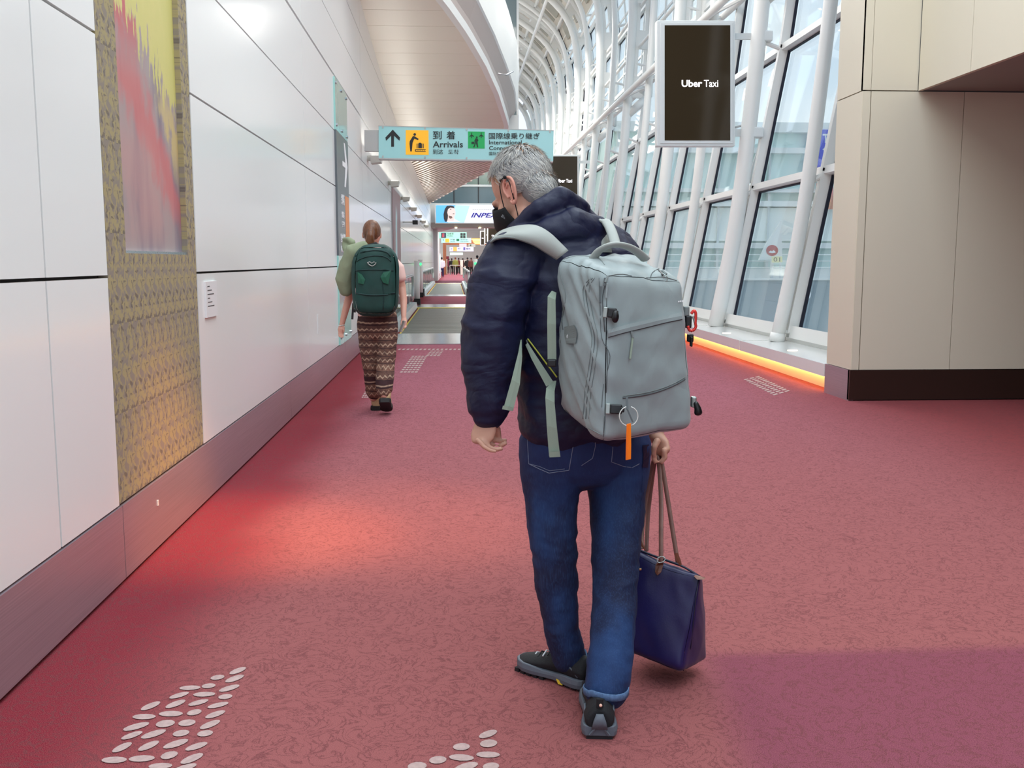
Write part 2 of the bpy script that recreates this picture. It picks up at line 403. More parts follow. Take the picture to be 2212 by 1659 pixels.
# object space: y along wall, z up (origin at the mural base)
u = pt.math('DIVIDE', pt.math('SUBTRACT', g[1], py0-4.68), py1-py0); vz = g[2]
n_ = pt.noise(pt.mapv(pt.objc, (1, 1.4, .8)), 2.6, 5, .6); nf = pt.noise(pt.mapv(pt.objc, (1, 9, 2)), 3, 4, .6)
ridge = pt.math('ADD', pt.math('MULTIPLY', u, -.50), pt.math('ADD', 2.22, pt.math('MULTIPLY', pt.math('SUBTRACT', nf, .5), .9)))
col0 = pt.mix(n_, S(150, 138, 140), S(176, 160, 158))
col0 = pt.mix(pt.math('MULTIPLY', pt.step(pt.noise(pt.mapv(pt.objc, (1, 3, .6), (3, 1, 2)), 2.2, 3), .45, .7), .9), col0, S(128, 118, 130))
def streak(coln, u0, v0, sl, wd, fac, v_lo, v_hi):
    d = pt.math('ABSOLUTE', pt.math('ADD', pt.math('SUBTRACT', u, u0), pt.math('ADD', pt.math('MULTIPLY', pt.math('SUBTRACT', vz, v0), sl), pt.math('MULTIPLY', pt.math('SUBTRACT', n_, .5), 1.1))))
    msk = pt.math('MULTIPLY', pt.step(d, wd, wd*.25), pt.math('MULTIPLY', pt.step(vz, v_lo, v_lo+.3), pt.step(vz, v_hi, v_hi-.25)))
    return pt.math('MULTIPLY', msk, fac)
yel = pt.mix(n_, S(218, 204, 132), S(192, 192, 108))
sky_ = pt.step(pt.math('SUBTRACT', vz, ridge), -.05, .03)
col0 = pt.mix(sky_, col0, yel)
col0 = pt.mix(pt.math('MULTIPLY', streak(0, .95, 1.62, .9, .12, .8, 1.3, 1.9), 1.0), col0, S(206, 184, 118))
col0 = pt.mix(streak(0, .66, 1.50, 1.25, .34, .75, 1.05, 2.0), col0, S(204, 104, 104))
col0 = pt.mix(pt.math('MULTIPLY', streak(0, .17, 2.10, .7, .22, .9, 1.78, 3.6), pt.math('SUBTRACT', 1.0, sky_)), col0, S(196, 92, 96))
col0 = pt.mix(streak(0, .35, 1.35, .3, .45, .6, .95, 1.7), col0, S(196, 148, 144))
pt.color(col0); M_paint = pt.m
MB().box((WX-.04, py0, pz0+.012), (WX-.03, py1, 4.72)).build('picture', M_paint, mural)
MB().box((WX-.04, py0, pz0), (WX-.006, py1, pz0+.012)).build('sill_strip', M_steel2, mural)
# caption
lb = MB().box((WX, 5.49, 1.02), (WX+.012, 5.74, 1.22)).build('caption_plate', mat('caption_grey', S(226, 226, 226), .4), label='small pale caption plate right of the painted hanging', category='plaque')
M_ink = mat('ink', S(60, 60, 62), .6)
for k in range(6):
    a = V((WX+.0125, 5.52, 1.19-k*.022)); MB().box(a, a+V((.0006, .05+.09*((k*7) % 3)/2, .005))).build('print_line', M_ink, lb)
# far picture
fp = root('wall_picture', (WX, 23.6, .95), 'narrow far picture of a pale waterfall on a dull red ground', 'artwork')
t = NG('waterfall_print', .4); g = t.sep(t.objc); n1 = t.noise(t.objc, .9, 3)
m_ = t.step(t.math('ABSOLUTE', t.math('ADD', t.math('ADD', g[1], .25), t.math('MULTIPLY', t.math('SUBTRACT', n1, .5), 1.2))), .55, .2)
t.color(t.mix(t.math('MULTIPLY', m_, t.step(g[2], 1.75, 1.4)), S(150, 100, 104), S(200, 226, 228)))
MB().box((WX, 22.2, .95), (WX+.03, 25.3, 2.98)).build('picture', t.m, fp)
MB().box((WX, 22.1, .9), (WX+.02, 25.4, 3.03)).build('frame', mat('thin_grey_frame', S(186, 178, 178), .4), fp)
# wall-washer lamps
M_lampb = mat('lamp_body', S(206, 202, 192), .4)
for k, (px, py) in enumerate([(838, 361), (871, 409), (891, 438), (906, 459.5), (917, 475), (926, 488), (932, 496)]):
    Y = [16.2, 21.2, 26.2, 31.2, 36.2, 41.2, 46.2][k]; z = 2.9
    l = root('wall_lamp', (WX, Y, z), 'small boxy up-lighter on the white wall, %s in the row under the dark reveal' % ['first', 'second', 'third', 'fourth', 'fifth', 'sixth', 'seventh'][k], 'lamp', 'up-lighters on the left wall')
    m = MB(); m.add([(WX+.06, Y-.14, z), (WX+.22, Y-.14, z+.02), (WX+.24, Y-.16, z+.12), (WX+.05, Y-.16, z+.12), (WX+.06, Y+.14, z), (WX+.22, Y+.14, z+.02), (WX+.24, Y+.16, z+.12), (WX+.05, Y+.16, z+.12)],
      [(0, 1, 2, 3), (7, 6, 5, 4), (0, 4, 5, 1), (1, 5, 6, 2), (2, 6, 7, 3), (3, 7, 4, 0)]); m.build('housing', M_lampb, l)
    MB().box((WX, Y-.04, z+.05), (WX+.07, Y+.04, z+.13)).build('bracket', M_lampb, l)
    MB().box((WX+.07, Y-.12, z+.12), (WX+.22, Y+.12, z+.126)).build('lens', mat('lens', S(255, 250, 235), .2, emit=((1, .96, .88, 1), 2.0)) if k == 0 else MATS['lens'], l)
# camera-like pin on wall
pc = root('wall_camera', W(895, 480, 27)+V((0, 0, 0)), 'tiny black security camera on a white stalk on the far left wall', 'camera')
p = W(893, 480, 27); MB().cyl((WX, p.y, p.z), p, .02).build('stalk', M_white, pc); MB().box(p-V((.02, .1, .06)), p+V((.12, .1, .05))).build('camera_body', M_black, pc)

# ------------------------------------------------------------------ tall glass wall sign
ws = root('wall_sign', (WX, 12.3, .33), 'tall teal glass sign strip with a dark panel and arrow fixed to the left wall', 'sign')
M_teal = mat('teal_glass', S(160, 214, 204), .12, coat=.4)
M_signgrey = mat('sign_grey', S(98, 104, 108), .3)
M_orange = mat('sign_orange', S(232, 140, 62), .4)
M_wt = mat('sign_white', S(245, 245, 245), .5)
SY0, SY1 = 11.72, 12.98
MB().box((WX, SY0, 2.86), (WX+.02, SY1, 3.46)).build('glass_top', M_teal, ws)
MB().box((WX, SY0, 1.40), (WX+.024, SY1, 2.86)).build('dark_face', M_signgrey, ws)
MB().box((WX, SY0, .335), (WX+.02, SY1, 1.40)).build('glass_bottom', M_teal, ws)
def wpoly(pts, m, name, x=.026):
    mb = MB(); A = [V((WX+x, y, z)) for y, z in pts]; B = [a-V((.003, 0, 0)) for a in A]; n = len(A)
    mb.add(A+B, [tuple(range(n)), tuple(range(2*n-1, n-1, -1))]+[(i, (i+1) % n, n+(i+1) % n, n+i) for i in range(n)]); return mb.build(name, m, ws)
wpoly([(12.30, 2.56), (12.62, 2.56), (12.48, 2.80), (12.60, 2.80), (12.86, 2.53), (12.60, 2.26), (12.48, 2.26), (12.62, 2.50), (12.30, 2.50)], M_wt, 'arrow')
wpoly([(12.52, 2.15), (12.94, 2.15), (12.94, 1.62), (12.52, 1.62)], M_orange, 'pictogram')
for (yy, zz, tx, hh, ww) in [(12.08, 2.02, '到着', .13, .34), (12.08, 1.86, '到达', .08, .3), (12.08, 1.74, '도착', .08, .3), (11.95, 1.56, '国内線', .11, .5), (11.95, 1.44, 'Arrivals', .08, .5)]:
    text(tx, V((WX+.026, yy, zz)), V((0, 1, 0)), V((0, 0, 1)), hh, M_wt, ws, ww)
for yy in (SY0+.06, SY1-.06, (SY0+SY1)/2):
    for zz in (3.40, 2.92, .42): MB().cyl((WX, yy, zz), (WX+.035, yy, zz), .018, 8).build('bolt', M_steel2, ws)

# ------------------------------------------------------------------ ceilings
def cz(Y): return 4.62 + (.00256*(31-Y)**2 if Y < 31 else 0)
def onceil(px, py, dz=0):
    lo, hi = 3.0, 31.5
    for _ in range(50):
        m = (lo+hi)/2; p = W(px, py, m)
        if p.z > cz(m)+dz: hi = m
        else: lo = m
    return W(px, py, (lo+hi)/2)
# the right edge as X(Y), from the arc
arc = [onceil(x, y) for x, y in [(948, 0), (1000, 72), (1040, 140), (1068, 200), (1083, 245), (1091, 270)]]
def arcx(Y):
    a = [(arc[0].y-3, arc[0].x-.9)]+[(p.y, p.x) for p in arc]+[(31.2, arc[-1].x+.15)]
    for i in range(len(a)-1):
        if Y <= a[i+1][0] or i == len(a)-2:
            t = (Y-a[i][0])/(a[i+1][0]-a[i][0]); return a[i][1]*(1-t)+a[i+1][1]*t
ce = root('ceiling', (0, 20, 4.6), 'cream curved ceiling of wide planks along the left wall, ending in a white rim', kind='structure')
Y = 8.0; ystep = .78; fx = []
while Y < 31:
    Y2 = min(Y+ystep, 31); r = []
    for yy in (Y+.006, (Y+Y2)/2, Y2-.006):
        x1 = max(arcx(yy), WX-.25)
        r.append([V((WX-.3, yy, cz(yy))), V((x1, yy, cz(yy))), V((x1, yy, cz(yy)+.05)), V((WX-.3, yy, cz(yy)+.05))])
    if arcx(Y2) > WX: MB().loft(r).build('plank', M_ceil, ce)
    Y = Y2
AY = [9+i*(22.0/40) for i in range(41)]
lip = MB(); rg = []
for yy in AY:
    x = arcx(yy); rg.append([V((x-.02, yy, cz(yy)-.03)), V((x+.09, yy, cz(yy)-.03)), V((x+.11, yy, cz(yy)+.10)), V((x-.02, yy, cz(yy)+.10))])
lip.loft(rg).build('rim', M_white, ce, smooth=False)
# taupe cove outside the rim, in two facets with a bright ridge, then a white fascia
outer = [onceil(x, y, .55) for x, y in [(1028, 0), (1066, 78), (1093, 145), (1111, 199), (1117.5, 262)]]
white = [onceil(x, y, 1.6) for x, y in [(1075, 0), (1093, 54), (1108, 108), (1117, 163), (1118, 262)]]
def interp(lst, Y, ext):
    a = [(lst[0].y-4, lst[0].x-ext)]+[(p.y, p.x) for p in lst]+[(31.5, lst[-1].x+.5)]
    a.sort()
    for i in range(len(a)-1):
        if Y <= a[i+1][0] or i == len(a)-2:
            t = (Y-a[i][0])/max(1e-6, a[i+1][0]-a[i][0]); return a[i][1]*(1-t)+a[i+1][1]*t
r1 = []; r2 = []; r3 = []
for yy in [9+i*(17.0/34) for i in range(35)]:
    a = V((arcx(yy)+.08, yy, cz(yy)+.08)); cpt = V((max(interp(outer, yy, 1.0), a.x+.1), yy, cz(yy)+.55)); m_ = (a+cpt)/2+V((-.05, 0, -.07))
    d_ = V((max(interp(white, yy, 1.2), cpt.x+.05), yy, cz(yy)+1.6))
    r1.append([a, m_, m_+V((0, 0, .03)), a+V((0, 0, .03))]); r2.append([m_, cpt, cpt+V((0, 0, .03)), m_+V((0, 0, .03))]); r3.append([cpt, d_, d_+V((.03, 0, .03)), cpt+V((.03, 0, .03))])
MB().loft(r1).build('cove', M_soffit, ce); MB().loft(r2).build('cove', M_soffit, ce); MB().loft(r3).build('fascia', M_white, ce)
for yy in (13.5, 20.0):
    a = V((arcx(yy)+.2, yy, cz(yy)+.12)); MB().tube([a, a+V((.16, 0, -.02)), a+V((.3, .05, .06))], .02).build('bracket', M_steel2, ce)
# gable wall of grey glass behind the ring, ends in a thin white post
gw = root('wall_back', (1.0, 26, 4.7), 'grey glass upper cross wall ending in a thin white post beside the vault', kind='structure')
ex = W(1117, 200, 26.2).x
MB().box((-1.6, 26.2, 4.75), (ex-.02, 26.3, 11)).build('glass_sheet', M_greyglass, gw)
MB().box((ex-.02, 26.1, 4.70), (ex+.035, 26.35, 13)).build('post', M_white, gw)
for zz in (6.6, 8.4, 10.2): MB().box((-1.6, 26.16, zz), (ex, 26.2, zz+.06)).build('rail', M_alu, gw)
MB().box((arc[-1].x, 25.5, 4.66), (ex, 26.1, 5.05)).build('end_box', M_alu, gw)
# second ceiling: metal slats, cut off diagonally
c2_ = root('ceiling', (0, 40, 4.62), 'flat ceiling of thin metal slats beyond the sign, cut off on a diagonal', kind='structure')
poly = [V((WX-.2, 31.1)), V((1.55, 31.1)), V((1.45, 35.4)), V((WX-.2, 58.5))]
MB().add([(p.x, p.y, 4.70) for p in poly]+[(p.x, p.y, 4.74) for p in poly], [(3, 2, 1, 0), (4, 5, 6, 7), (0, 1, 5, 4), (1, 2, 6, 5), (2, 3, 7, 6), (3, 0, 4, 7)]).build('backing', M_ceil, c2_)
dr = V((1.9, -7.4)).normalized(); nr = V((dr.y, -dr.x)) * -1
M_slat = mat('slat_metal', S(206, 192, 180), .32, .5)
o0 = min(p.dot(nr) for p in poly); o1 = max(p.dot(nr) for p in poly); k = 0; off = o0+.1
while off < o1:
    P0 = nr*off; ts = []
    for i in range(4):
        a = poly[i]; b = poly[(i+1) % 4]; e = b-a; den = dr.x*e.y-dr.y*e.x
        if abs(den) < 1e-9: continue
        q = a-P0; tt = (q.x*e.y-q.y*e.x)/den; ss = (q.x*dr.y-q.y*dr.x)/den
        if -1e-6 <= ss <= 1+1e-6: ts.append(tt)
    if len(ts) >= 2 and max(ts)-min(ts) > .3:
        a = P0+dr*min(ts); b = P0+dr*max(ts); MB().beam((a.x, a.y, 4.65), (b.x, b.y, 4.65), .10, .07).build('slat', M_slat, c2_)
    off += .19; k += 1
MB().box((WX-.2, 30.95, 4.50), (1.6, 31.1, 4.75)).build('end_beam', M_alu, c2_)
# ------------------------------------------------------------------ right facade: leaning glass, ribs, vault
prof = catmull([(4.22, 0, .29), (4.46, 0, 1.6), (4.60, 0, 2.7), (4.74, 0, 4.2), (4.86, 0, 5.9), (4.93, 0, 7.2), (4.96, 0, 8.4), (4.86, 0, 9.8), (4.5, 0, 10.8), (3.76, 0, 11.6), (2.7, 0, 12.3), (1.5, 0, 12.8)], 3)
def prof_off(d, P=prof):
    out = []
    for i, p in enumerate(P):
        t = (P[min(i+1, len(P)-1)]-P[max(i-1, 0)]).normalized(); n = V((t.z, 0, -t.x)); out.append(p+n*d)
    return out
skin = [V(p) for p in [(4.50, 0, .40), (4.88, 0, 2.48), (5.27, 0, 4.65), (5.52, 0, 6.7), (5.62, 0, 8.6), (5.45, 0, 10.3), (4.80, 0, 11.8), (3.8, 0, 12.8), (2.6, 0, 13.6), (1.4, 0, 14.2)]]
M_pan = mat('roof_panel', S(206, 198, 184), .5)
M_pan2 = mat('roof_coffer', S(158, 154, 140), .5)
NB = 18; BY = [12.5+3*k for k in range(-1, NB)]
def atY(p, Y): return V((p.x, Y, p.z))
ordn = ['', 'second', 'third', 'fourth', 'fifth', 'sixth', 'seventh', 'eighth', 'ninth', 'tenth', 'eleventh', 'twelfth', 'thirteenth', 'fourteenth', 'fifteenth', 'sixteenth', 'seventeenth', 'eighteenth', 'nineteenth']
for k, Y in enumerate(BY):
    w = root('window_%d' % (k+1), (4.5, Y, .4), 'leaning glazed bay of the right facade, number %d counted away from the cream pillar' % (k+1), kind='structure')
    # mullion with dark gasket
    m = MB(); g = MB()
    for i in range(len(skin)-1):
        a = atY(skin[i], Y); b = atY(skin[i+1], Y); t = (b-a).normalized(); n = V((t.z, 0, -t.x))
        m.obox((a+b)/2-n*.06, n*.09, V((0, .05, 0)), (b-a)/2+t*.02)
        if i < 6: g.obox((a+b)/2+n*.0+V((0, -.066, 0)), n*.022, V((0, .009, 0)), (b-a)/2)
    m.build('mullion', M_white, w); g.build('gasket', M_gasket, w)
    for i, p in enumerate(skin[:-1]):
        h = .10 if i else .16
        t = (skin[i+1]-p).normalized(); n = V((t.z, 0, -t.x))
        c = atY(p, Y+1.5)
        MB().obox(c-n*.05, n*.075, V((0, 1.45, 0)), t*h/2).build('transom', M_white, w)
        if 0 < i < 6: MB().obox(c-n*.0-t*(h/2+.012), n*.02, V((0, 1.45, 0)), t*.008).build('gasket', M_gasket, w)
    for i in range(len(skin)-1):
        a = atY(skin[i], Y+.07); b = atY(skin[i+1], Y+.07); t = (b-a).normalized(); n = V((t.z, 0, -t.x)); e = V((0, 2.86, 0))
        a = a+t*.06; b = b-t*.06
        if i < 5: MB().obox((a+b)/2+e/2+n*.03, n*.006, e/2, (b-a)/2).build('pane', M_glass, w)
        if i == 5:
            MB().obox(a+(b-a)*.68+e/2+n*.03, n*.02, e/2, (b-a)*.32).build('roof_panel', M_pan, w); MB().obox(a+(b-a)*.18+e/2+n*.03, n*.006, e/2, (b-a)*.18).build('pane', M_glass, w)
            MB().obox(a+(b-a)*.68+e*.35-n*.03, n*.05, V((0, .45, 0)), (b-a)*.2).build('coffer', M_pan2, w)
        if i == 5:  # thin bars across the upper lights
            for q in (.33, .66): MB().obox(a+(b-a)*q+e/2, n*.03, e/2, t*.02).build('glazing_bar', M_white, w)
        if i in (3, 4):
            for q in (.3, .6): MB().obox(a+(b-a)*q+e/2-n*.02, n*.02, e/2, t*.03).build('glazing_bar', M_white, w)
            MB().obox((a+b)/2+e*.5-n*.03, n*.025, V((0, .03, 0)), (b-a)/2).build('glazing_bar', M_white, w)
        if i >= 6:
            MB().obox((a+b)/2+e/2+n*.03, n*.02, e/2, (b-a)/2).build('roof_panel', M_pan, w)
            c = MB().obox((a+b)/2+e*.33-n*.05, n*.06, V((0, .55, 0)), (b-a)*.36).build('coffer', M_pan2, w)
            MB().obox((a+b)/2+e*.85, n*.012, V((0, .22, 0)), (b-a)*.3).build('vent_panel', M_pan2, w)
# columns and arch ribs
for k, Y in enumerate(BY):
    if k == 0: continue
    rib = (k % 2 == 0)
    if rib:
        r = root('arch_rib', (4.22, Y, .29), 'white double-tube arch rib with slotted web, rib %d from the cream pillar' % (k//2), kind='structure', group='arch ribs of the glass vault')
        MB().tube([atY(p, Y) for p in prof], .125, 12).build('inner_tube', M_white, r, True)
        o = prof_off(.56)
        i0 = 12
        MB().tube([atY(p, Y) for p in o[i0:]], .115, 10).build('outer_tube', M_white, r, True)
        MB().tube([atY(prof[i0-1], Y), atY(o[i0], Y)], .115, 10).build('outer_tube', M_white, r, True)
        for i in range(i0, len(prof)-1):
            a = atY((prof[i]+prof[i+1])/2, Y); b = atY((o[i]+o[i+1])/2, Y); t = (prof[i+1]-prof[i]); L_ = t.length
            t.normalize()
            if i % 3 == 0: MB().obox((a+b)/2, (b-a)/2, V((0, .035, 0)), t*L_*.62).build('web_plate', M_white, r)
        for f in (.22, .78):
            mm = MB(); P = [prof[i]*(1-f)+o[i]*f for i in range(i0, len(prof))]
            mm.chain([(atY(p, Y), .035, .10) for p in P], side=V((0, 1, 0)), n=6, round_=False).build('web_strip', M_white, r)
    else:
        r = root('leaning_column', (4.22, Y, .29), 'plain white leaning tube column rising from the sill, column %d from the cream pillar' % ((k+1)//2), kind='structure', group='plain tube columns of the facade')
        MB().tube([atY(p, Y) for p in prof[:]], .090, 12).build('tube', M_white, r, True)
    for zi in (1, 2, 3, 4, 5):   # brackets to the glass frame
        s = atY(skin[zi], Y); a = min(prof, key=lambda p: abs(p.z-s.z)); MB().cyl((a.x, Y, a.z), (s.x-.1, Y, s.z-.02), .035, 8).build('bracket', M_white, r)
    MB().cyl((4.22, Y, .44), (4.44, Y, .40), .03, 8).build('bracket', M_white, r)
    MB().cyl((4.22, Y, .285), (4.24, Y, .40), .105, 14, .095).build('foot_collar', M_white, r, True)
    c = W(0, 0, 1); cz_ = atY(skin[0], Y)+V((-.12, .09, .06))
    MB().tube([cz_, cz_+V((.05, .05, -.02)), cz_+V((.06, .07, .03)), cz_+V((.0, .05, .06))], .01, 5).build('cable_loop', M_alu, r)
# longitudinal purlins
def purlin(P, rad, y0, y1, label):
    MB().cyl(atY(P, y0), atY(P, y1), rad, 10).build('purlin', M_white, None, True, kind='structure', label=label)
Y0, Y1 = 12.5, BY[-1]
purlin(V((4.70, 0, 5.82)), .075, Y0, Y1, 'long white tube beam at the knee of the arch ribs, inner one')
purlin(V((5.22, 0, 6.02)), .065, Y0, Y1, 'long white tube beam at the knee of the arch ribs, outer one')
for k in range(1, len(BY)-1):
    Y = BY[k]
    kb = MB(); kb.tube([(4.70, Y, 5.82), (5.22, Y+.8, 6.02), (4.70, Y+1.5, 5.82), (5.22, Y+2.3, 6.02), (4.70, Y+3.0, 5.82)], .04, 6)
    kb.build('lacing', M_white, None, kind='structure', label='zigzag lacing between the knee beams, bay %d' % k)
for P, rad, nm in ((V((3.72, 0, 11.52)), .07, 'ridge side purlin tube of the glass vault'), (V((5.2, 0, 8.3)), .05, 'side purlin tube at mid height of the glass vault'), (V((5.05, 0, 10.1)), .05, 'upper side purlin tube of the glass vault'),
                   (V((4.45, 0, 11.15)), .045, 'thin purlin tube beside the ridge side purlin'), (V((2.4, 0, 12.55)), .06, 'topmost purlin tube of the glass vault'), (V((5.15, 0, 7.2)), .045, 'lowest side purlin tube of the glass vault')):
    purlin(P, rad, Y0, Y1, nm)
# sill ledge with lit recess
sl = root('trim_1', (3.9, 9.7, 0), 'white stone window ledge along the facade with a warm light strip recessed beneath', kind='structure')
M_ledge = mat('ledge_white', S(226, 228, 226), .18, coat=.5)
yy = 9.68
while yy < 66:
    y2 = min(yy+2.98, 66); MB().box((3.78, yy+.004, .16), (4.62, y2-.004, .29)).build('ledge_slab', M_ledge, sl); MB().box((4.40, yy, .29), (4.6, y2, .42)).build('curb', M_white, sl); yy += 3.0
MB().box((3.93, 9.68, 0), (4.62, 66, .16)).build('base', mat('recess_white', S(235, 214, 196), .5), sl)
MB().box((3.86, 9.72, .135), (3.90, 66, .158)).build('light_strip', M_led, sl)
for yy in (11.2, 14.0, 17.0, 20.0): MB().cyl((3.98, yy, .286), (3.98, yy, .2945), .06, 16).build('floor_light', mat('ledge_light', S(255, 230, 190), .4, emit=((1, .8, .5, 1), 2.5)) if yy < 12 else MATS['ledge_light'], sl)

# ------------------------------------------------------------------ cream pillar and bulkhead on the right
pl = root('wall_right', (3.79, 9.05, 0), 'cream panelled pillar wall at the right of the corridor with dark plinth', kind='structure')
MB().box((3.83, 9.09, 0), (13.9, 9.66, 7.4)).build('core', M_gapdark, pl)
MB().box((3.79, 9.055, .30), (3.83, 9.66, 2.895)).build('side_panel', M_cream, pl)
MB().box((3.79, 9.055, 2.905), (3.83, 9.66, 7.4)).build('side_panel', M_cream, pl)
MB().box((3.795, 9.05, .30), (3.865, 9.09, 2.895)).build('front_panel', M_cream, pl)
xs = [3.87, 4.76, 6.6, 8.4, 10.2, 12, 13.9]
for a, b in zip(xs[:-1], xs[1:]): MB().box((a+.003, 9.05, .30), (b-.003, 9.09, 2.895)).build('front_panel', M_cream, pl)
MB().box((3.79, 9.05, 2.905), (3.865, 9.09, 7.4)).build('front_panel', M_cream, pl)
MB().box((3.869, 9.05, 2.905), (4.31, 9.09, 7.4)).build('front_panel', M_cream, pl)
MB().box((3.78, 9.06, 0), (3.83, 9.67, .295)).build('plinth', M_steel, pl)
MB().box((3.78, 9.04, .01), (13.9, 9.09, .295)).build('plinth', M_bronze, pl)
bk = root('wall_bulkhead', (4.31, 2, 2.9), 'cream panelled bulkhead hanging over the right hand side lobby', kind='structure')
for a, b in ((-6, -2.5), (-2.5, 1.2), (1.2, 4.6), (4.6, 8.12), (8.12, 9.04)): MB().box((4.31, a+.003, 2.90), (4.35, b-.003, 7.4)).build('panel', M_cream, bk)
MB().box((4.35, -6, 2.905), (13.9, 9.04, 3.1)).build('soffit_panel', M_under, bk)
MB().box((13.8, -6, 0), (13.9, 9.04, 2.9)).box((4.31, -6, 0), (13.9, -5.9, 3.1)).build('wall_side', M_cream, kind='structure', label='cream side and back walls added out of view to darken the right hand lobby')  # unseen walls, added to keep sky light out of the lobby

# ------------------------------------------------------------------ outside: terminal building across the road
M_far = mat('far_cladding', S(244, 247, 240), .6, var=(.35, .08))
M_farg = mat('far_glazing', S(216, 236, 230), .35, var=(.25, .16))
M_farw = mat('far_white', S(244, 244, 238), .6)
M_asph = mat('apron', S(186, 190, 190), .9)
MB().box((4.9, 9.9, -3.2), (120, 160, -3)).build('ground', M_asph, kind='structure', label='pale concrete forecourt outside the glazing')
bd = root('terminal_building', (30, 46, -3), 'long pale terminal building with glass storeys across the road, seen through the facade', 'building')
MB().box((7.5, 46, -3), (70, 60, 7.3)).build('wall', M_farg, bd)
bandz = [(-.2, 1.0), (1.95, 2.2), (3.9, 4.15), (4.55, 4.72), (6.35, 6.6), (7.3, 7.75)]
for a, b in bandz: MB().box((7.4, 45.5, a), (70, 46.1, b)).build('floor_slab', M_farw, bd)
for a, b in ((-3, -.2), (2.3, 3.85)): MB().box((7.4, 45.8, a), (70, 46.05, b)).build('spandrel', M_far, bd)
for i in range(26): MB().box((7.6+i*2.4, 45.72, -3), (7.7+i*2.4, 45.98, 7.3)).build('mullion', M_alu, bd)
for zz in (.15, .45, .75): MB().cyl((7.4, 45.3, zz+.9), (70, 45.3, zz+.9), .03, 6).build('handrail', M_farw, bd)
M_blue = mat('banner_blue', S(74, 84, 190), .5, emit=(S(74, 84, 190), .25))
bn = root('banner', W(1800, 362, 44.8), 'blue hanging banner with white lettering on the terminal building outside', 'banner')
pn = Plane((17, 45.42, 4), (0, -1, 0))
b_ = MB(); flat(b_, pn, [(1752, 280), (1830, 280), (1830, 364), (1752, 364)]); b_.build('cloth', M_blue, bn)
for s_, y0, y1 in (('To', 289, 309), ('the', 314, 334), ('F', 338, 358)):
    ptext(pn, s_, 1777, y1, 1777+(24 if s_ != 'F' else 12)+(14 if s_ == 'the' else 0), y0, M_wt, bn, .03)
po = root('poster', W(1780, 450, 44.8), 'pink and orange poster below the blue banner outside', 'poster')
b_ = MB(); flat(b_, pn, [(1763, 396), (1800, 396), (1800, 452), (1763, 452)]); b_.build('sheet', mat('poster_pink', S(232, 150, 150), .5, var=(1.2, S(236, 176, 130))), po)
MB().cyl(W(1668, 560, 44.7)*1, V((W(1668, 560, 44.7).x, 44.7, -3)), .08, 8).build('sign_pole', M_alu, None, label='thin pole carrying the white fin outside', category='pole')
tf = root('tail_fin', W(1668, 590, 44.6), 'white tail-shaped fin with a round red emblem outside the glazing', 'sign')
pf = Plane((14, 44.7, 2), (0, -1, 0))
b_ = MB(); flat(b_, pf, [(1688, 478), (1690, 560), (1640, 562), (1655, 528)], th=.2); b_.build('fin', M_farw, tf)
b_ = MB(); flat(b_, pf, [(1668+13*math.cos(t*.35), 541+12*math.sin(t*.35)) for t in range(18)], off=.02); b_.build('emblem', mat('emblem_red', S(190, 70, 72), .5), tf)
b_ = MB(); flat(b_, pf, [(1660, 545), (1665, 541), (1668, 543), (1671, 540), (1676, 545), (1668, 547)], off=.04); b_.build('emblem_bar', M_wt, tf)
gs = root('gate_sign', W(1679, 566, 44.4)*1, 'small pale yellow number sign beside the white fin outside', 'sign')
pg_ = Plane((14, 44.4, 1), (0, -1, 0))
b_ = MB(); flat(b_, pg_, [(1667, 554), (1690, 554), (1690, 567), (1667, 567)]); b_.build('board', mat('pale_yellow', S(238, 232, 170), .5), gs)
gp_ = W(1686, 566, 44.4); MB().cyl(gp_, V((gp_.x, 44.4, -3)), .05, 8).build('post', M_alu, gs)
ptext(pg_, '01', 1671, 565, 1685, 556, M_ink, gs)
# grey hoarding with white numerals and low barrier
hd = root('hoarding', W(1740, 650, 30), 'grey roadside hoarding with large white numerals 10 outside the glazing', 'hoarding')
ph = Plane((8, 30, 0), (0, -1, 0))
MB().box((5.9, 30, -3), (30, 30.15, .75)).build('board', mat('hoarding_grey', S(168, 180, 184), .6, var=(.5, .12)), hd)
MB().box((5.9, 29.95, .75), (30, 30.2, .81)).build('cap_rail', M_farw, hd)
ptext(ph, '10', 1719, 647, 1752, 625, M_wt, hd, .04)
br = root('barrier', V((9, 22, -2)), 'low white roadside barrier block outside the facade', 'barrier')
MB().box((5.3, 22, -3), (30, 22.5, -.35)).build('wall', mat('barrier_white', S(232, 230, 222), .6), br)
for i in range(7): MB().box((5.6+i*1.5, 21.95, -1.2), (6.5+i*1.5, 22.0, -.75)).build('plate', M_alu, br)
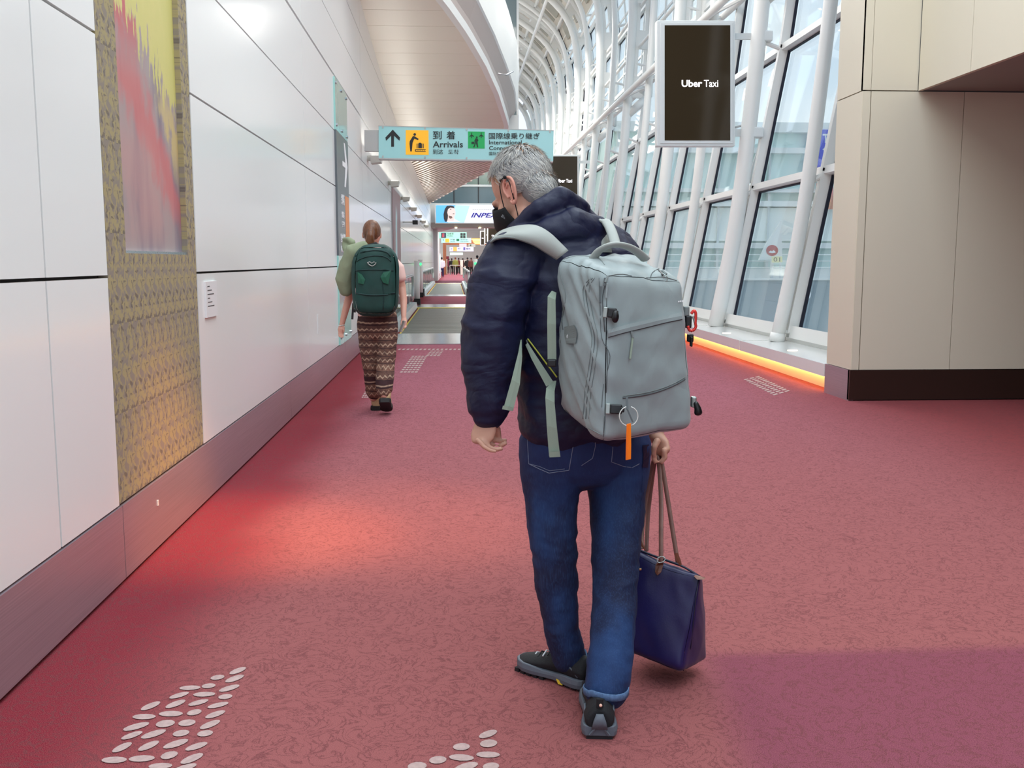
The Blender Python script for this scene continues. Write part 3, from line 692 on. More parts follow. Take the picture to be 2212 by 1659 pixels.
# ------------------------------------------------------------------ moving walkways
M_belt = mat('walkway_pallets', S(104, 110, 104), .42, .3, bump=(30, .3, .004), stretch=(14, .2, 1))
M_comb = mat('comb_steel', S(184, 188, 190), .2, .85, var=(3, .15), stretch=(3, .4, 1))
M_yel = mat('safety_yellow', S(240, 214, 60), .5)
M_skirt = mat('skirt_steel', S(206, 214, 220), .35, .3)
def walkway(y0, y1, y2, y3, x0, x1, label):
    r = root('moving_walkway', ((x0+x1)/2, y0, 0), label, 'moving walkway', 'moving walkways down the corridor')
    MB().box((x0-.02, y0, 0), (x1+.02, y1, .012)).build('comb_plate', M_comb, r)
    MB().box((x0-.02, y2, 0), (x1+.02, y3, .012)).build('comb_plate', M_comb, r)
    n = 24; st = (y2-y1)/n
    for i in range(n): MB().box((x0+.05, y1+i*st+.01, 0), (x1-.05, y1+(i+1)*st-.01, .008)).build('pallet', M_belt, r)
    MB().box((x0, y2-.22, .008), (x1, y2+.22, .018)).build('yellow_line', M_yel, r)
    MB().box((x0+.05, y1, .008), (x0+.08, y2, .0125)).build('yellow_line', M_yel, r)
    MB().box((x1-.08, y1, .008), (x1-.05, y2, .0125)).build('yellow_line', M_yel, r)
    for sx_, x in ((-1, x0), (1, x1)):
        a, b = sorted((x, x+sx_*.16)); m = MB()
        m.loft([[V((x, yy, .0)), V((x+sx_*.03, yy, .15)), V((x+sx_*.22, yy, .17)), V((x+sx_*.24, yy, 0))] for yy in (y1-.9, y2+.6)]); m.build('skirt', M_skirt, r)
        xg = x+sx_*.13
        MB().box((xg-.006, y1-.3, .17), (xg+.006, y2, .92)).build('glass_panel', M_glass2, r)
        for q in range(1, 5):
            yq = y1+(y2-y1)*q/5; MB().box((xg-.01, yq-.015, .17), (xg+.01, yq+.015, .92)).build('joint_post', M_steel2, r)
        P = [V((xg, y1-.5, .25)), V((xg, y1-.82, .42)), V((xg, y1-.9, .62)), V((xg, y1-.72, .86)), V((xg, y1-.35, .95)), V((xg, y1+1, .96)), V((xg, (y1+y2)/2, .96)), V((xg, y2-.3, .96)), V((xg, y2+.3, .88)), V((xg, y2+.5, .62)), V((xg, y2+.3, .35))]
        MB().chain([(p, .045, .03) for p in catmull(P, 3)], n=8).build('handrail', mat('handrail_grey', S(188, 192, 192), .3) if 'handrail_grey' not in MATS else MATS['handrail_grey'], r, True)
        MB().box((xg-.09, y1-.95, 0), (xg+.09, y1-.45, .27)).build('newel_base', M_black, r)
        MB().box((xg-.05, y1-.85, .92), (xg+.05, y2, .945)).build('deck_strip', M_skirt, r)
walkway(15.7, 18.0, 28.0, 30.4, -1.06, .62, 'nearest moving walkway, starting just past the walking woman')
walkway(37.6, 39.4, 59.0, 61.0, -1.12, .46, 'second moving walkway further down the corridor')
M_green = mat('green_light', S(40, 200, 90), .4, emit=((.05, .75, .2, 1), 2.2))
def gatepost(px, py0, Y, h, light, label):
    p = W(px, 620, Y); r = root('sensor_post', (p.x, p.y, 0), label, 'post', 'white entrance posts of the walkways')
    MB().cyl((p.x, p.y, .0), (p.x, p.y, h), .085, 12).build('post', M_white, r, True); MB().box((p.x-.1, p.y-.1, 0), (p.x+.1, p.y+.1, .18)).build('base', M_black, r)
    if light: MB().cyl((p.x, p.y-.095, h-.16), (p.x, p.y-.07, h-.16), .05, 12).build('green_lamp', M_green, r)
gatepost(901, 560, 30.6, 1.35, False, 'bright white post at the end of the nearest walkway')
gatepost(909, 560, 36.8, 1.40, True, 'white post with a green arrow light left of the second walkway')
gatepost(1027, 560, 36.8, 1.42, True, 'white post with a green light right of the second walkway, beside the man')

# ------------------------------------------------------------------ main hanging sign
sg = root('direction_sign', W(1006, 346, 15), 'pale teal arrivals and connecting flights sign hung out from the left wall', 'sign')
th = math.radians(3)
SP = Plane(W(1006, 308, 14.9), (-math.sin(th), -math.cos(th), 0))
M_signt = mat('sign_teal', S(160, 212, 212), .25, emit=(S(168, 222, 220), .08))
M_grey = mat('sign_box_grey', S(190, 190, 186), .5)
M_sy = mat('sign_yellow', S(244, 178, 30), .4, emit=(S(244, 178, 30), .3)); M_sg = mat('sign_green', S(0, 150, 74), .4, emit=(S(0, 150, 74), .3))
def slab(pl, pts, off, th_, m, name, par, bev=0):
    b = MB(); flat(b, pl, pts, off, th_); return b.build(name, m, par, bevel=bev)
slab(SP, [(818, 341), (1195, 347.5), (1196, 281.5), (818, 271.5)], 0, .16, M_signt, 'panel', sg)
slab(SP, [(817, 344), (1194.5, 350.5), (1195, 347.5), (818, 341)], .004, .17, M_grey, 'bottom_rail', sg)
slab(SP, [(817.5, 272.5), (1196.5, 282.5), (1196.5, 281), (817.5, 271)], .004, .17, M_grey, 'top_rail', sg)
slab(SP, [(787, 326), (818, 326), (818, 281), (787, 281)], -.02, .14, M_grey, 'wall_bracket', sg)
for x in (827, 918, 1008, 1098, 1188):
    for dy in (0, 1):
        yy = 271.5+(x-818)*.0265+3 if not dy else 341+(x-818)*.017-3
        slab(SP, [(x-1.6, yy-2), (x+1.6, yy-2), (x+1.6, yy+2), (x-1.6, yy+2)], .01, .01, M_grey, 'clip', sg)
slab(SP, [(845, 317), (851, 317), (851, 293), (863, 304), (864, 297), (848.5, 280), (832.5, 297), (834, 304), (845, 293)][::1], .006, .004, M_black, 'arrow', sg)
slab(SP, [(876.5, 334), (926, 334.5), (925.5, 281.5), (876.5, 281)], .005, .004, M_sy, 'pictogram_tile', sg)
def disc(cx, cy, r, n=14): return [(cx+r*math.cos(2*math.pi*i/n), cy+r*math.sin(2*math.pi*i/n)) for i in range(n)]
def px8(x, y): return (680+x*.22913, 180+y*.22913)
def P8(l): return [px8(*p) for p in l]
slab(SP, disc(*px8(942, 482), 2.9), .010, .004, M_black, 'pictogram', sg)
slab(SP, P8([(900, 642), (914, 642), (922, 560), (938, 522), (972, 534), (980, 524), (940, 498), (925, 497), (895, 545), (893, 570)]), .010, .004, M_black, 'pictogram', sg)
for q in ([(975, 612), (1010, 612), (1010, 566), (975, 566)], [(960, 612), (968, 612), (968, 568), (960, 568)], [(1017, 612), (1026, 612), (1026, 568), (1017, 568)], [(982, 566), (1002, 566), (1002, 560), (982, 560)],
          [(948, 644), (1046, 644), (1046, 638), (948, 638)], [(952, 626), (1046, 626), (1046, 620), (952, 620)], [(944, 640), (952, 640), (952, 622), (944, 622)]):
    slab(SP, P8(q), .010, .004, M_black, 'pictogram', sg)
for i in range(5): slab(SP, disc(*px8(965+i*17, 632), .8, 8), .012, .004, M_black, 'pictogram', sg)
ptext(SP, '到', 935, 301, 954, 283, M_black, sg, .01); ptext(SP, '着', 964.5, 301, 983, 283, M_black, sg, .01)
ptext(SP, 'Arrivals', 935, 318.5, 1000, 305, M_black, sg, .012)
ptext(SP, '到达', 935, 333, 957, 322.5, M_black, sg); ptext(SP, '도착', 968, 333.5, 991, 323, M_black, sg)
slab(SP, [(1011, 320.5), (1047, 321), (1047, 284.5), (1011, 284)], .005, .004, M_sg, 'pictogram_tile', sg)
M_dg = mat('dark_green', S(10, 50, 30), .5)
slab(SP, disc(1030, 296.5, 1.9), .01, .004, M_dg, 'pictogram', sg)
slab(SP, [(1022, 318), (1025, 318), (1028, 309), (1030.5, 318), (1033, 318), (1031.5, 306), (1033.5, 303), (1031, 298.5), (1027, 299), (1024.5, 305), (1026.5, 306), (1026, 309)], .01, .004, M_dg, 'pictogram', sg)
slab(SP, [(1018.5, 311), (1025, 311), (1025, 306), (1018.5, 306)], .01, .004, M_dg, 'pictogram', sg)
for cx in (1019, 1039.5):
    slab(SP, [(cx-.8, 298), (cx+.8, 298), (cx+.8, 294), (cx+5, 295.5), (cx+5, 294), (cx+.8, 291), (cx+.8, 287), (cx, 286), (cx-.8, 287), (cx-.8, 291), (cx-5, 294), (cx-5, 295.5), (cx-.8, 294)], .01, .004, M_dg, 'pictogram', sg)
ptext(SP, '国際線乗り継ぎ', 1056, 300.5, 1166, 287, M_black, sg, .008)
ptext(SP, 'International', 1056.5, 312, 1127, 303, M_black, sg, .01)
ptext(SP, 'Connecting Flights', 1056.5, 326.5, 1157, 315.5, M_black, sg, .01)
ptext(SP, '国际转机   국제선 환승', 1056.5, 335.5, 1140, 328, M_black, sg)

# ------------------------------------------------------------------ hanging displays
M_scr = mat('screen_dark', S(40, 32, 20), .12, emit=(S(40, 32, 20), .55)); M_scrt = mat('screen_text', S(250, 246, 250), .5, emit=((1, .97, 1, 1), 1.6))
def display(px0, py0, px1, py1, Y, label, arms, frame_px=10, txt=(.28, .73, .545, .465)):
    pl = Plane(W((px0+px1)/2, (py0+py1)/2, Y), (-.0, -1, 0)); r = root('display', pl.q((px0+px1)/2, py1), label, 'display', 'hanging advertising screens')
    f = frame_px
    slab(pl, [(px0, py1), (px1, py1), (px1, py0), (px0, py0)], 0, .17, M_alu, 'case', r, .012)
    A = [(px0+f*1.2, py1-f*.9), (px1-f*.75, py1-f*.9), (px1-f*.75, py0+f*.75), (px0+f*1.2, py0+f*.75)]
    slab(pl, [(px0+f*.55, py1-f*.45), (px1-f*.35, py1-f*.45), (px1-f*.35, py0+f*.35), (px0+f*.55, py0+f*.35)], .012, .012, M_alu, 'bezel', r, .004)
    slab(pl, A, .016, .006, M_scr, 'screen', r)
    w_ = A[1][0]-A[0][0]; h_ = A[0][1]-A[2][1]; x_ = A[0][0]; y_ = A[2][1]
    ya, yb = y_+h_*txt[2], y_+h_*txt[3]
    ptext(pl, 'Uber', x_+w_*.26, ya, x_+w_*.26+w_*.31, yb, M_scrt, r, .018, .022); ptext(pl, 'Taxi', x_+w_*.60, ya, x_+w_*.60+w_*.215, yb, M_scrt, r, 0, .022)
    for (x0, y0, x1, y1, hh) in arms:
        a = pl.q(x0, y0, -.1); b = W(x1, y1, Y+.25); MB().beam(a, b, .05, hh).build('bracket_arm', M_alu, r)
    return r, pl
dr_, dpl = display(1419, 44, 1588, 316, 15.35, 'large dark taxi advertising screen high beside the leaning columns', [(1585, 79, 1662, 79, .09), (1585, 287, 1622, 287, .11)], 14, (0, 0, .535, .475))
M_cable = mat('cable_grey', S(190, 194, 194), .4)
MB().tube(catmull([W(1588, 275, 15.5), W(1618, 270, 15.6), W(1640, 285, 15.7), W(1638, 320, 15.7), W(1626, 360, 15.65), W(1622, 395, 15.6)], 4), .018, 6).build('cable', M_cable, dr_, True)
for yy in (80, 287):
    p = W(1652 if yy < 100 else 1632, yy, 15.5); MB().box(p-V((.10, .11, .08)), p+V((.10, .11, .08))).build('clamp', M_alu, dr_, bevel=.02)
display(1180, 334, 1251, 449, 34.0, 'dark taxi advertising screen behind the head of the grey haired man', [(1250, 350, 1290, 350, .1), (1250, 438, 1286, 438, .06)], 5, (0, 0, .53, .46))
display(1052, 487, 1085, 531, 92, 'dark taxi advertising screen far down the corridor, above the shoulder of the man', [], 2.2)
display(1046, 488, 1060, 527, 95, 'narrow dark advertising screen half hidden behind the far taxi screen', [], 2)
display(1037, 499, 1047, 530, 99, 'leftmost narrow dark advertising screen of the far cluster', [], 1.6)

# ------------------------------------------------------------------ far cross wall, banner, end of the corridor
fw = root('wall_cross', (1, 62, 3.4), 'far cross wall of blue grey glass above the corridor opening', kind='structure')
M_bg = mat('blue_grey_glass', S(108, 128, 134), .12, var=(.3, .14)); M_gg = mat('green_grey_glass', S(120, 142, 128), .12, var=(.35, .22))
FP = Plane((0, 62, 5), (0, -1, 0))
xl = WX-.1
x_ = xl
for i in range(4):
    MB().box((x_+.03, 62, 4.95), (x_+1.5, 62.1, 5.98)).build('pane', M_bg, fw); MB().box((x_+.03, 62, 6.12), (x_+1.5, 62.1, 8.6)).build('pane', M_gg, fw)
    MB().box((x_+1.5, 61.95, 4.9), (x_+1.56, 62.12, 8.6)).build('mullion', M_ink, fw); x_ += 1.53
MB().box((xl, 61.9, 5.98), (4.7, 62.15, 6.1)).build('transom', M_farw, fw); MB().box((xl, 61.8, 4.8), (4.7, 62.2, 4.95)).build('transom', M_alu, fw)
MB().box((xl, 61, 3.42), (4.7, 62.4, 3.72)).build('beam', M_soffit, fw)
sfp = [(xl, 62.4), (.35, 62.4), (-.9, 72), (xl, 75)]
MB().add([(x, y, 3.5) for x, y in sfp]+[(x, y, 3.6) for x, y in sfp], [(3, 2, 1, 0), (4, 5, 6, 7), (0, 1, 5, 4), (1, 2, 6, 5), (2, 3, 7, 6), (3, 0, 4, 7)]).build('soffit', M_soffit, fw)
MB().box((WX, 61.2, 3.4), (WX+.25, 61.8, 4.8)).build('pier', M_white, fw)
MB().box((-1.38, 68, 0), (-1.1, 76, 3.5)).build('pier', M_white, fw)
bs = root('advert_banner', W(1040, 482, 60), 'wide backlit advertising banner with a woman looking up and blue INPEX lettering', 'banner')
BP = Plane((0, 60, 4), (0, -1, 0))
BX0, BX1 = 942, 1128
slab(BP, [(BX0-2, 482.5), (BX1, 482.5), (BX1, 440), (BX0-2, 440)], 0, .5, M_alu, 'case', bs)
def emi(name, c, k=.55): return mat(name, c, .4, emit=(c, k))
M_bw = emi('banner_pale', S(226, 228, 244)); M_bb = emi('banner_sky', S(92, 176, 236)); M_bb2 = emi('banner_light_sky', S(168, 206, 240)); M_by = emi('banner_navy', S(40, 30, 140), .3)
M_skin_b = emi('banner_skin', S(226, 204, 200), .4); M_hair_b = emi('banner_hair', S(44, 42, 50), .1)
slab(BP, [(BX0, 481), (BX1-2, 481), (BX1-2, 443.5), (BX0, 443.5)], .02, .01, M_bw, 'sheet', bs)
slab(BP, [(BX0, 481), (968, 481), (975, 460), (984, 443.5), (BX0, 443.5)], .03, .008, M_bb, 'print', bs)
slab(BP, [(968, 481), (1003, 481), (1015, 444), (984, 443.5), (975, 460)], .03, .008, M_bb2, 'print', bs)
z4 = lambda l: [(840+x*.12054, 400+y*.12054) for x, y in l]
slab(BP, z4([(1040, 660), (1195, 660), (1170, 560), (1190, 540), (1195, 480), (1175, 400), (1080, 380), (1040, 440), (1030, 560)]), .04, .008, M_skin_b, 'print', bs)
slab(BP, z4([(1005, 655), (1040, 655), (1055, 600), (1060, 540), (1045, 490), (1060, 430), (1100, 400), (1165, 410), (1180, 420), (1160, 375), (1110, 365), (1040, 370), (1000, 430), (980, 520), (985, 600)]), .05, .008, M_hair_b, 'print', bs)
slab(BP, z4([(1100, 600), (1140, 590), (1130, 560), (1070, 545), (1080, 590)]), .05, .008, mat('banner_neck', S(140, 110, 100), .5), 'print', bs)
slab(BP, z4([(1030, 662), (1280, 662), (1240, 640), (1170, 600), (1160, 650), (1060, 640)]), .055, .008, M_bw, 'print', bs)
for x, y in ((1107, 432), (1160, 512)): slab(BP, z4([(x-12, y+4), (x+14, y+4), (x+14, y-4), (x-12, y-6)]), .06, .008, M_hair_b, 'print', bs)
ptext(BP, 'INPEX', 1017, 470, 1078, 459.5, M_by, bs, .03, .03, shear=.35)
for i in range(12): slab(BP, [(1021+i*4.2, 453.5), (1023.6+i*4.2, 453.5), (1023.6+i*4.2, 451.5), (1021+i*4.2, 451.5)], .03, .008, M_grey, 'print', bs)
M_dl = mat('downlight', S(255, 240, 170), .4, emit=((1, .86, .45, 1), 4))
for x in (985, 1037):
    p = W(x, 486, 60.6); MB().box((p.x-.07, 60.95, 3.40), (p.x+.07, 61.9, 3.435)).build('strip_light', M_dl, fw)
# beyond
M_endw = mat('far_pale', S(236, 234, 228), .6, emit=((1, .98, .94, 1), .0)); M_brown = mat('brown_wood', S(150, 92, 62), .5)
ew = root('wall_end', (0, 118, 0), 'pale end wall zone of the corridor with a brown portal', kind='structure')
MB().box((-8, 130, 0), (12, 130.3, 7)).build('back', M_endw, ew)
MB().box((-9, 76, 5.4), (12, 130.2, 5.6)).build('roof', M_white, ew)
MB().box((-8, 76, 0), (-7.8, 130, 5.4)).build('side', M_endw, ew); MB().box((8.5, 66, 0), (8.7, 130, 5.4)).build('side', M_endw, ew)
MB().box((5.4, 66, 0), (8.5, 66.2, 5.4)).build('return', M_endw, ew)
p0 = W(957, 560, 100); p1 = W(964, 560, 100)
MB().box((p0.x, 100, 0), (p1.x, 100.5, 3.6)).build('portal_post', M_brown, ew)
q0 = W(957, 528, 100); q1 = W(1100, 516, 100); MB().box((q0.x, 100.05, W(960, 529, 100).z), (q1.x, 100.4, W(960, 514, 100).z)).build('portal_lintel', M_brown, ew)
for i in range(4):
    a = W(1019+i*2, 517+i*3.2, 99.5); MB().box((a.x, 99.3, a.z-.06), (a.x+1.0-.12*i, 99.4, a.z+.06)).build('light_slat', mat('amber_slat', S(240, 180, 80), .4, emit=((1, .6, .2, 1), 1.6)) if i == 0 else MATS['amber_slat'], ew)
def farsign(x0, y0, x1, y1, Y, col, label, tiles=(), lines=(), nm='overhead_sign'):
    pl = Plane((0, Y, 2), (0, -1, 0)); r = root(nm, pl.q((x0+x1)/2, y1), label, 'sign')
    slab(pl, [(x0, y1), (x1, y1), (x1, y0), (x0, y0)], 0, .2, emi('far_sign', S(*col), .3), 'panel', r)
    for (a, b, c, d, cc) in tiles: slab(pl, [(a, d), (c, d), (c, b), (a, b)], .03, .02, emi('tile', S(*cc), .15), 'pictogram_tile', r)
    for (a, b, c, d, tx) in lines: ptext(pl, tx, a, d, c, b, M_ink, r, 0, .03)
    return r, pl
r_, pl_a = farsign(946, 501.5, 1008, 515, 74, (160, 220, 198), 'pale green overhead sign with a dark lift pictogram, the upper of the two far signs',
        [(953, 503, 963.5, 513.5, (50, 62, 80)), (955, 504, 957, 512.5, (200, 80, 90)), (958, 504, 959.5, 512.5, (230, 120, 130))],
        [(966.5, 503, 980, 506.5, '化粧室'), (966.5, 508, 978, 510.5, 'Toilets')])
for i in range(2):
    for j in range(2): slab(pl_a, [(994.5+i*6, 508.5+j*5.5), (999.5+i*6, 508.5+j*5.5), (999.5+i*6, 503.5+j*5.5), (994.5+i*6, 503.5+j*5.5)], .03, .02, M_ink, 'pictogram_tile', r_)
farsign(953, 514, 1018, 524.5, 79, (170, 222, 218), 'pale teal arrivals sign with a yellow pictogram tile, the lower of the two far signs',
        [(962, 515.5, 970.5, 523.5, (236, 186, 60)), (986, 516, 992, 520.5, (20, 110, 70))],
        [(956, 516, 959, 521, '↑'), (973, 516, 983, 519, '到着'), (973, 520, 983, 522.5, 'Arrivals'), (994, 516.5, 1010, 519, '国際線'), (994, 520, 1012, 522.5, 'International')])
farsign(971, 533.5, 1023, 543, 88, (196, 200, 244), 'lilac overhead sign with an orange pictogram tile far down the corridor',
        [(979, 533.5, 987, 542.5, (236, 176, 90)), (1001, 534, 1005, 540, (90, 80, 160))], [(974, 535.5, 977, 539.5, '←'), (989, 535, 994, 538, '出口'), (1007, 535.5, 1016, 539, '案内')])
farsign(992, 526, 1008, 533.5, 90, (226, 176, 180), 'pink hanging sign above the lilac sign')
farsign(1012, 526.5, 1027, 533.5, 90.5, (158, 162, 154), 'grey screen sign right of the pink sign', [(1015, 528, 1018, 531.5, (60, 80, 60))])
farsign(972, 545.5, 1000, 551, 105, (200, 232, 222), 'thin pale green sign under the lilac sign')
# standing poster frame
sf = root('poster_stand', W(945, 600, 79), 'white framed pale blue poster stand at the left of the second walkway', 'sign stand')
pp = Plane((0, 79, 1), (0, -1, 0)); YS = 79
slab(pp, [(941, 586), (950.5, 586), (950.5, 549), (941, 549)], .03, .02, emi('poster_blue', S(190, 232, 238), .3), 'poster', sf)
slab(pp, [(941, 551.5), (950, 551.5), (950, 549.5), (941, 549.5)], .05, .02, M_grey, 'print', sf)
for x in (940.3, 951):
    a = pp.q(x, 547.5, .02); MB().box((a.x-.035, YS-.06, 0), (a.x+.035, YS+.02, a.z)).build('upright', M_farw, sf)
a = pp.q(940, 548, 0); b = pp.q(951, 548, 0); MB().box((a.x, YS-.06, a.z-.03), (b.x, YS+.02, a.z+.04)).build('rail', M_farw, sf); MB().box((a.x, YS-.06, .1), (b.x, YS+.02, .17)).build('rail', M_farw, sf)
# counter cabinets far
def cab(x0, x1, y0, Y, col, label, nm='kiosk'):
    a = W(x0, y0, Y); b = W(x1, y0, Y); r = root(nm, ((a.x+b.x)/2, Y, 0), label, nm)
    MB().box((a.x, Y, 0), (b.x, Y+.6, a.z)).build('body', mat('k', S(*col), .5), r, bevel=.03); MB().box((a.x-.03, Y-.03, a.z*.52), (b.x+.03, Y+.6, a.z*.55)).build('band', M_grey, r)
cab(958, 966, 560, 101, (186, 196, 176), 'pale green-grey cabinet at the far end of the corridor')
cab(994, 1000, 562, 98, (240, 238, 226), 'left one of the far white gate cabinets', 'gate_cabinet')
cab(1003, 1009, 562, 99, (240, 238, 226), 'right one of the far white gate cabinets', 'gate_cabinet')
bx = root('guard_rail', W(985, 573, 96), 'thin grey railing rack in front of the far passengers', 'railing')
a = W(972, 573, 96); b = W(995, 573, 96); MB().box((a.x, 96, a.z-.03), (b.x, 96.06, a.z+.03)).build('rail', M_grey, bx)
for q in (0, .5, 1): x = a.x+(b.x-a.x)*q; MB().cyl((x, 96.03, 0), (x, 96.03, a.z), .03, 6).build('post', M_grey, bx)
red = root('partition', W(964, 562, 112), 'dark red partition screen behind the pale cabinet', 'partition')
a = W(959, 553.5, 112); b = W(970, 553.5, 112); MB().box((a.x, 112, .4), (b.x, 112.1, a.z)).build('panel', mat('dark_red', S(110, 26, 46), .6), red); 
for x in (a.x+.05, b.x-.05): MB().cyl((x, 112.05, 0), (x, 112.05, .42), .03, 6).build('foot', M_grey, red)
# ------------------------------------------------------------------ the man
M_skin = mat('skin', S(200, 150, 128), .5, var=(14, .06), bump=(160, .15, .001)); M_skin.node_tree.nodes['Principled BSDF'].inputs['Subsurface Weight'].default_value = .08
M_skin.node_tree.nodes['Principled BSDF'].inputs['Subsurface Radius'].default_value = (.02, .008, .004)
_j = NG('navy_nylon', .54); _n = _j.noise(_j.mapv(_j.objc, (1, 1, 1.5)), 6.5, 3, .5, .5); _f = _j.noise(_j.objc, 300, 2)
_j.color(_j.mix(_j.noise(_j.objc, 5, 3), S(11, 15, 44), S(20, 24, 58))); _j.bump(_j.math('ADD', _j.math('ABSOLUTE', _j.math('SUBTRACT', _n, .5)), _j.math('MULTIPLY', _f, .02)), .45, .035)
_j.b.inputs['Specular IOR Level'].default_value = .38; M_navy = _j.m
M_navy2 = mat('collar_lining', S(44, 38, 64), .6)
j = NG('denim', .8); js = j.sep(j.objc)
nf = j.noise(j.mapv(j.objc, (60, 60, 6)), 6, 3, .6); nb = j.noise(j.mapv(j.objc, (1.4, 1.4, .8)), 4.5, 3, .5)
dc = j.mix(j.step(nb, .38, .66), S(5, 18, 56), S(20, 54, 102)); dc = j.mix(j.math('MULTIPLY', j.step(nf, .45, .7), .18), dc, S(60, 104, 156))
dc = j.mix(j.step(js[2], .55, .85), dc, S(18, 38, 88)); j.color(dc); j.bump(nf, .3, .002); M_denim = j.m
M_denimlt = mat('denim_worn_edge', S(84, 112, 150), .9, var=(120, .25))
M_thread = mat('pocket_thread', S(120, 128, 150), .8)
M_hair = [mat('hair_silver', S(186, 181, 175), .5, sheen=.2), mat('hair_dark_grey', S(104, 106, 112), .5), mat('hair_brown', S(168, 124, 92), .5), mat('hair_mid_grey', S(150, 149, 150), .5), mat('hair_white', S(214, 209, 202), .5)]
M_mask = mat('mask_black', S(14, 14, 17), .85)
M_shoe = mat('shoe_black', S(16, 17, 22), .75, bump=(220, .4, .002)); M_sole = mat('shoe_sole', S(92, 98, 108), .6, bump=(90, .3, .002)); M_sole2 = mat('shoe_tread', S(24, 25, 30), .7)
M_greyp = mat('shoe_grey', S(150, 158, 166), .6); M_lace = mat('lace_white', S(214, 216, 220), .7)
M_ylw = mat('sole_yellow', S(238, 204, 60), .5)

man = root('person', (.36, 2.85, 0), 'grey haired person in navy jacket, jeans and black mask carrying the grey backpack', 'person')
SD = V((math.cos(math.radians(28)), math.sin(math.radians(28)), 0)); FW = V((-SD.y, SD.x, 0))

# head frame
HC = W(1131, 415, 3.05); HM = (Matrix.Rotation(math.radians(45), 3, 'Z') @ Matrix.Rotation(math.radians(-36), 3, 'X')) * 1.07
def H(x, y, z): return HC + HM @ V((x, y, z))
bd_ = MB()
bd_.ball(H(0, -.012, .035), (.077, .094, .092), HM, 24, 16)
bd_.ball(H(0, .022, -.03), (.064, .078, .085), HM, 24, 16)
bd_.ball(H(0, .05, -.085), (.036, .038, .034), HM)
bd_.chain([(H(0, .088, .005), .010), (H(0, .098, -.022), .010), (H(0, .098, -.036), .011, .009)], n=10)
bd_.ball(H(0, .090, -.041), (.018, .012, .008), HM)
for s_ in (-1, 1):
    bd_.ball(H(s_*.031, .078, .018), (.022, .013, .010), HM); bd_.ball(H(s_*.042, .058, -.03), (.024, .024, .03), HM)
    bd_.ball(H(s_*.05, .02, -.075), (.018, .035, .022), HM)
bd_.ball(H(0, .092, -.068), (.024, .012, .007), HM); bd_.ball(H(0, .090, -.080), (.021, .012, .007), HM)
# neck, torso, limbs (under the clothes)
bd_.chain([(H(0, -.02, -.03), .055), (W(1170, 452, 3.02), .058), (W(1205, 500, 3.0), .07)], side=SD, n=20)
bd_.chain([(W(1205, 500, 3.0), .075, .06), (W(1235, 560, 2.99), .16, .10), (W(1250, 680, 2.98), .155, .11), (W(1258, 850, 2.97), .15, .11), (W(1262, 960, 2.96), .16, .12)], side=SD, n=24)
bd_.chain([(W(1120, 545, 2.88), .05), (W(1072, 690, 2.85), .042), (W(1056, 860, 2.82), .032), (W(1056, 905, 2.815), .026, .021)], n=14)
bd_.chain([(W(1325, 545, 3.06), .05), (W(1385, 740, 3.12), .042), (W(1408, 900, 3.1), .032), (W(1418, 944, 3.07), .026, .022)], n=14)
bd_.chain([(W(1190, 960, 2.93), .085), (W(1196, 1190, 2.93), .052), (W(1212, 1400, 2.94), .036), (W(1226, 1430, 2.95), .036)], n=14)
bd_.chain([(W(1332, 960, 2.99), .085), (W(1330, 1190, 2.89), .052), (W(1314, 1480, 2.68), .036)], n=14)
# left hand: palm, four fingers, thumb
bd_.chain([(W(1057, 902, 2.815), .026, .021), (W(1048, 925, 2.81), .038, .017), (W(1041, 945, 2.805), .038, .015), (W(1040, 953, 2.80), .032, .013)], side=V((1, -.5, 0)).normalized(), n=16)
for pts, r in (([(1055, 944, 2.84), (1068, 953, 2.845), (1081, 955, 2.845), (1092, 951, 2.84)], .0095), ([(1048, 951, 2.815), (1065, 962, 2.815), (1081, 963, 2.815), (1092, 957, 2.812)], .0098),
               ([(1040, 953, 2.79), (1057, 967, 2.785), (1073, 971, 2.783), (1083, 969, 2.783)], .0095), ([(1032, 950, 2.765), (1046, 965, 2.757), (1059, 973, 2.753), (1070, 975, 2.753)], .0082)):
    bd_.chain([(W(*p), r*(1-.09*i)) for i, p in enumerate(pts)], n=10)
bd_.chain([(W(1064, 915, 2.83), .013), (W(1074, 928, 2.845), .0115), (W(1077, 943, 2.85), .0095), (W(1077, 950, 2.85), .008)], n=10)
# right hand round the bag handles
bd_.chain([(W(1417, 940, 3.07), .026, .022), (W(1428, 960, 3.06), .018, .036), (W(1431, 976, 3.05), .016, .038)], side=SD, n=16)
for q, dy in enumerate((-.034, -.012, .010, .031)):
    y_ = 3.05+dy
    bd_.chain([(W(1434, 972, y_), .0095), (W(1436, 988, y_), .0095), (W(1428, 999, y_), .009), (W(1416, 998, y_), .0085), (W(1411, 989, y_), .008)], n=10)
bd_.chain([(W(1420, 952, 3.015), .012), (W(1413, 966, 3.005), .0105), (W(1411, 980, 3.01), .0095), (W(1414, 988, 3.02), .0085)], n=10)
bme = fuse(bd_, .0042, 2, .5); put('body', bme, M_skin, man, True)
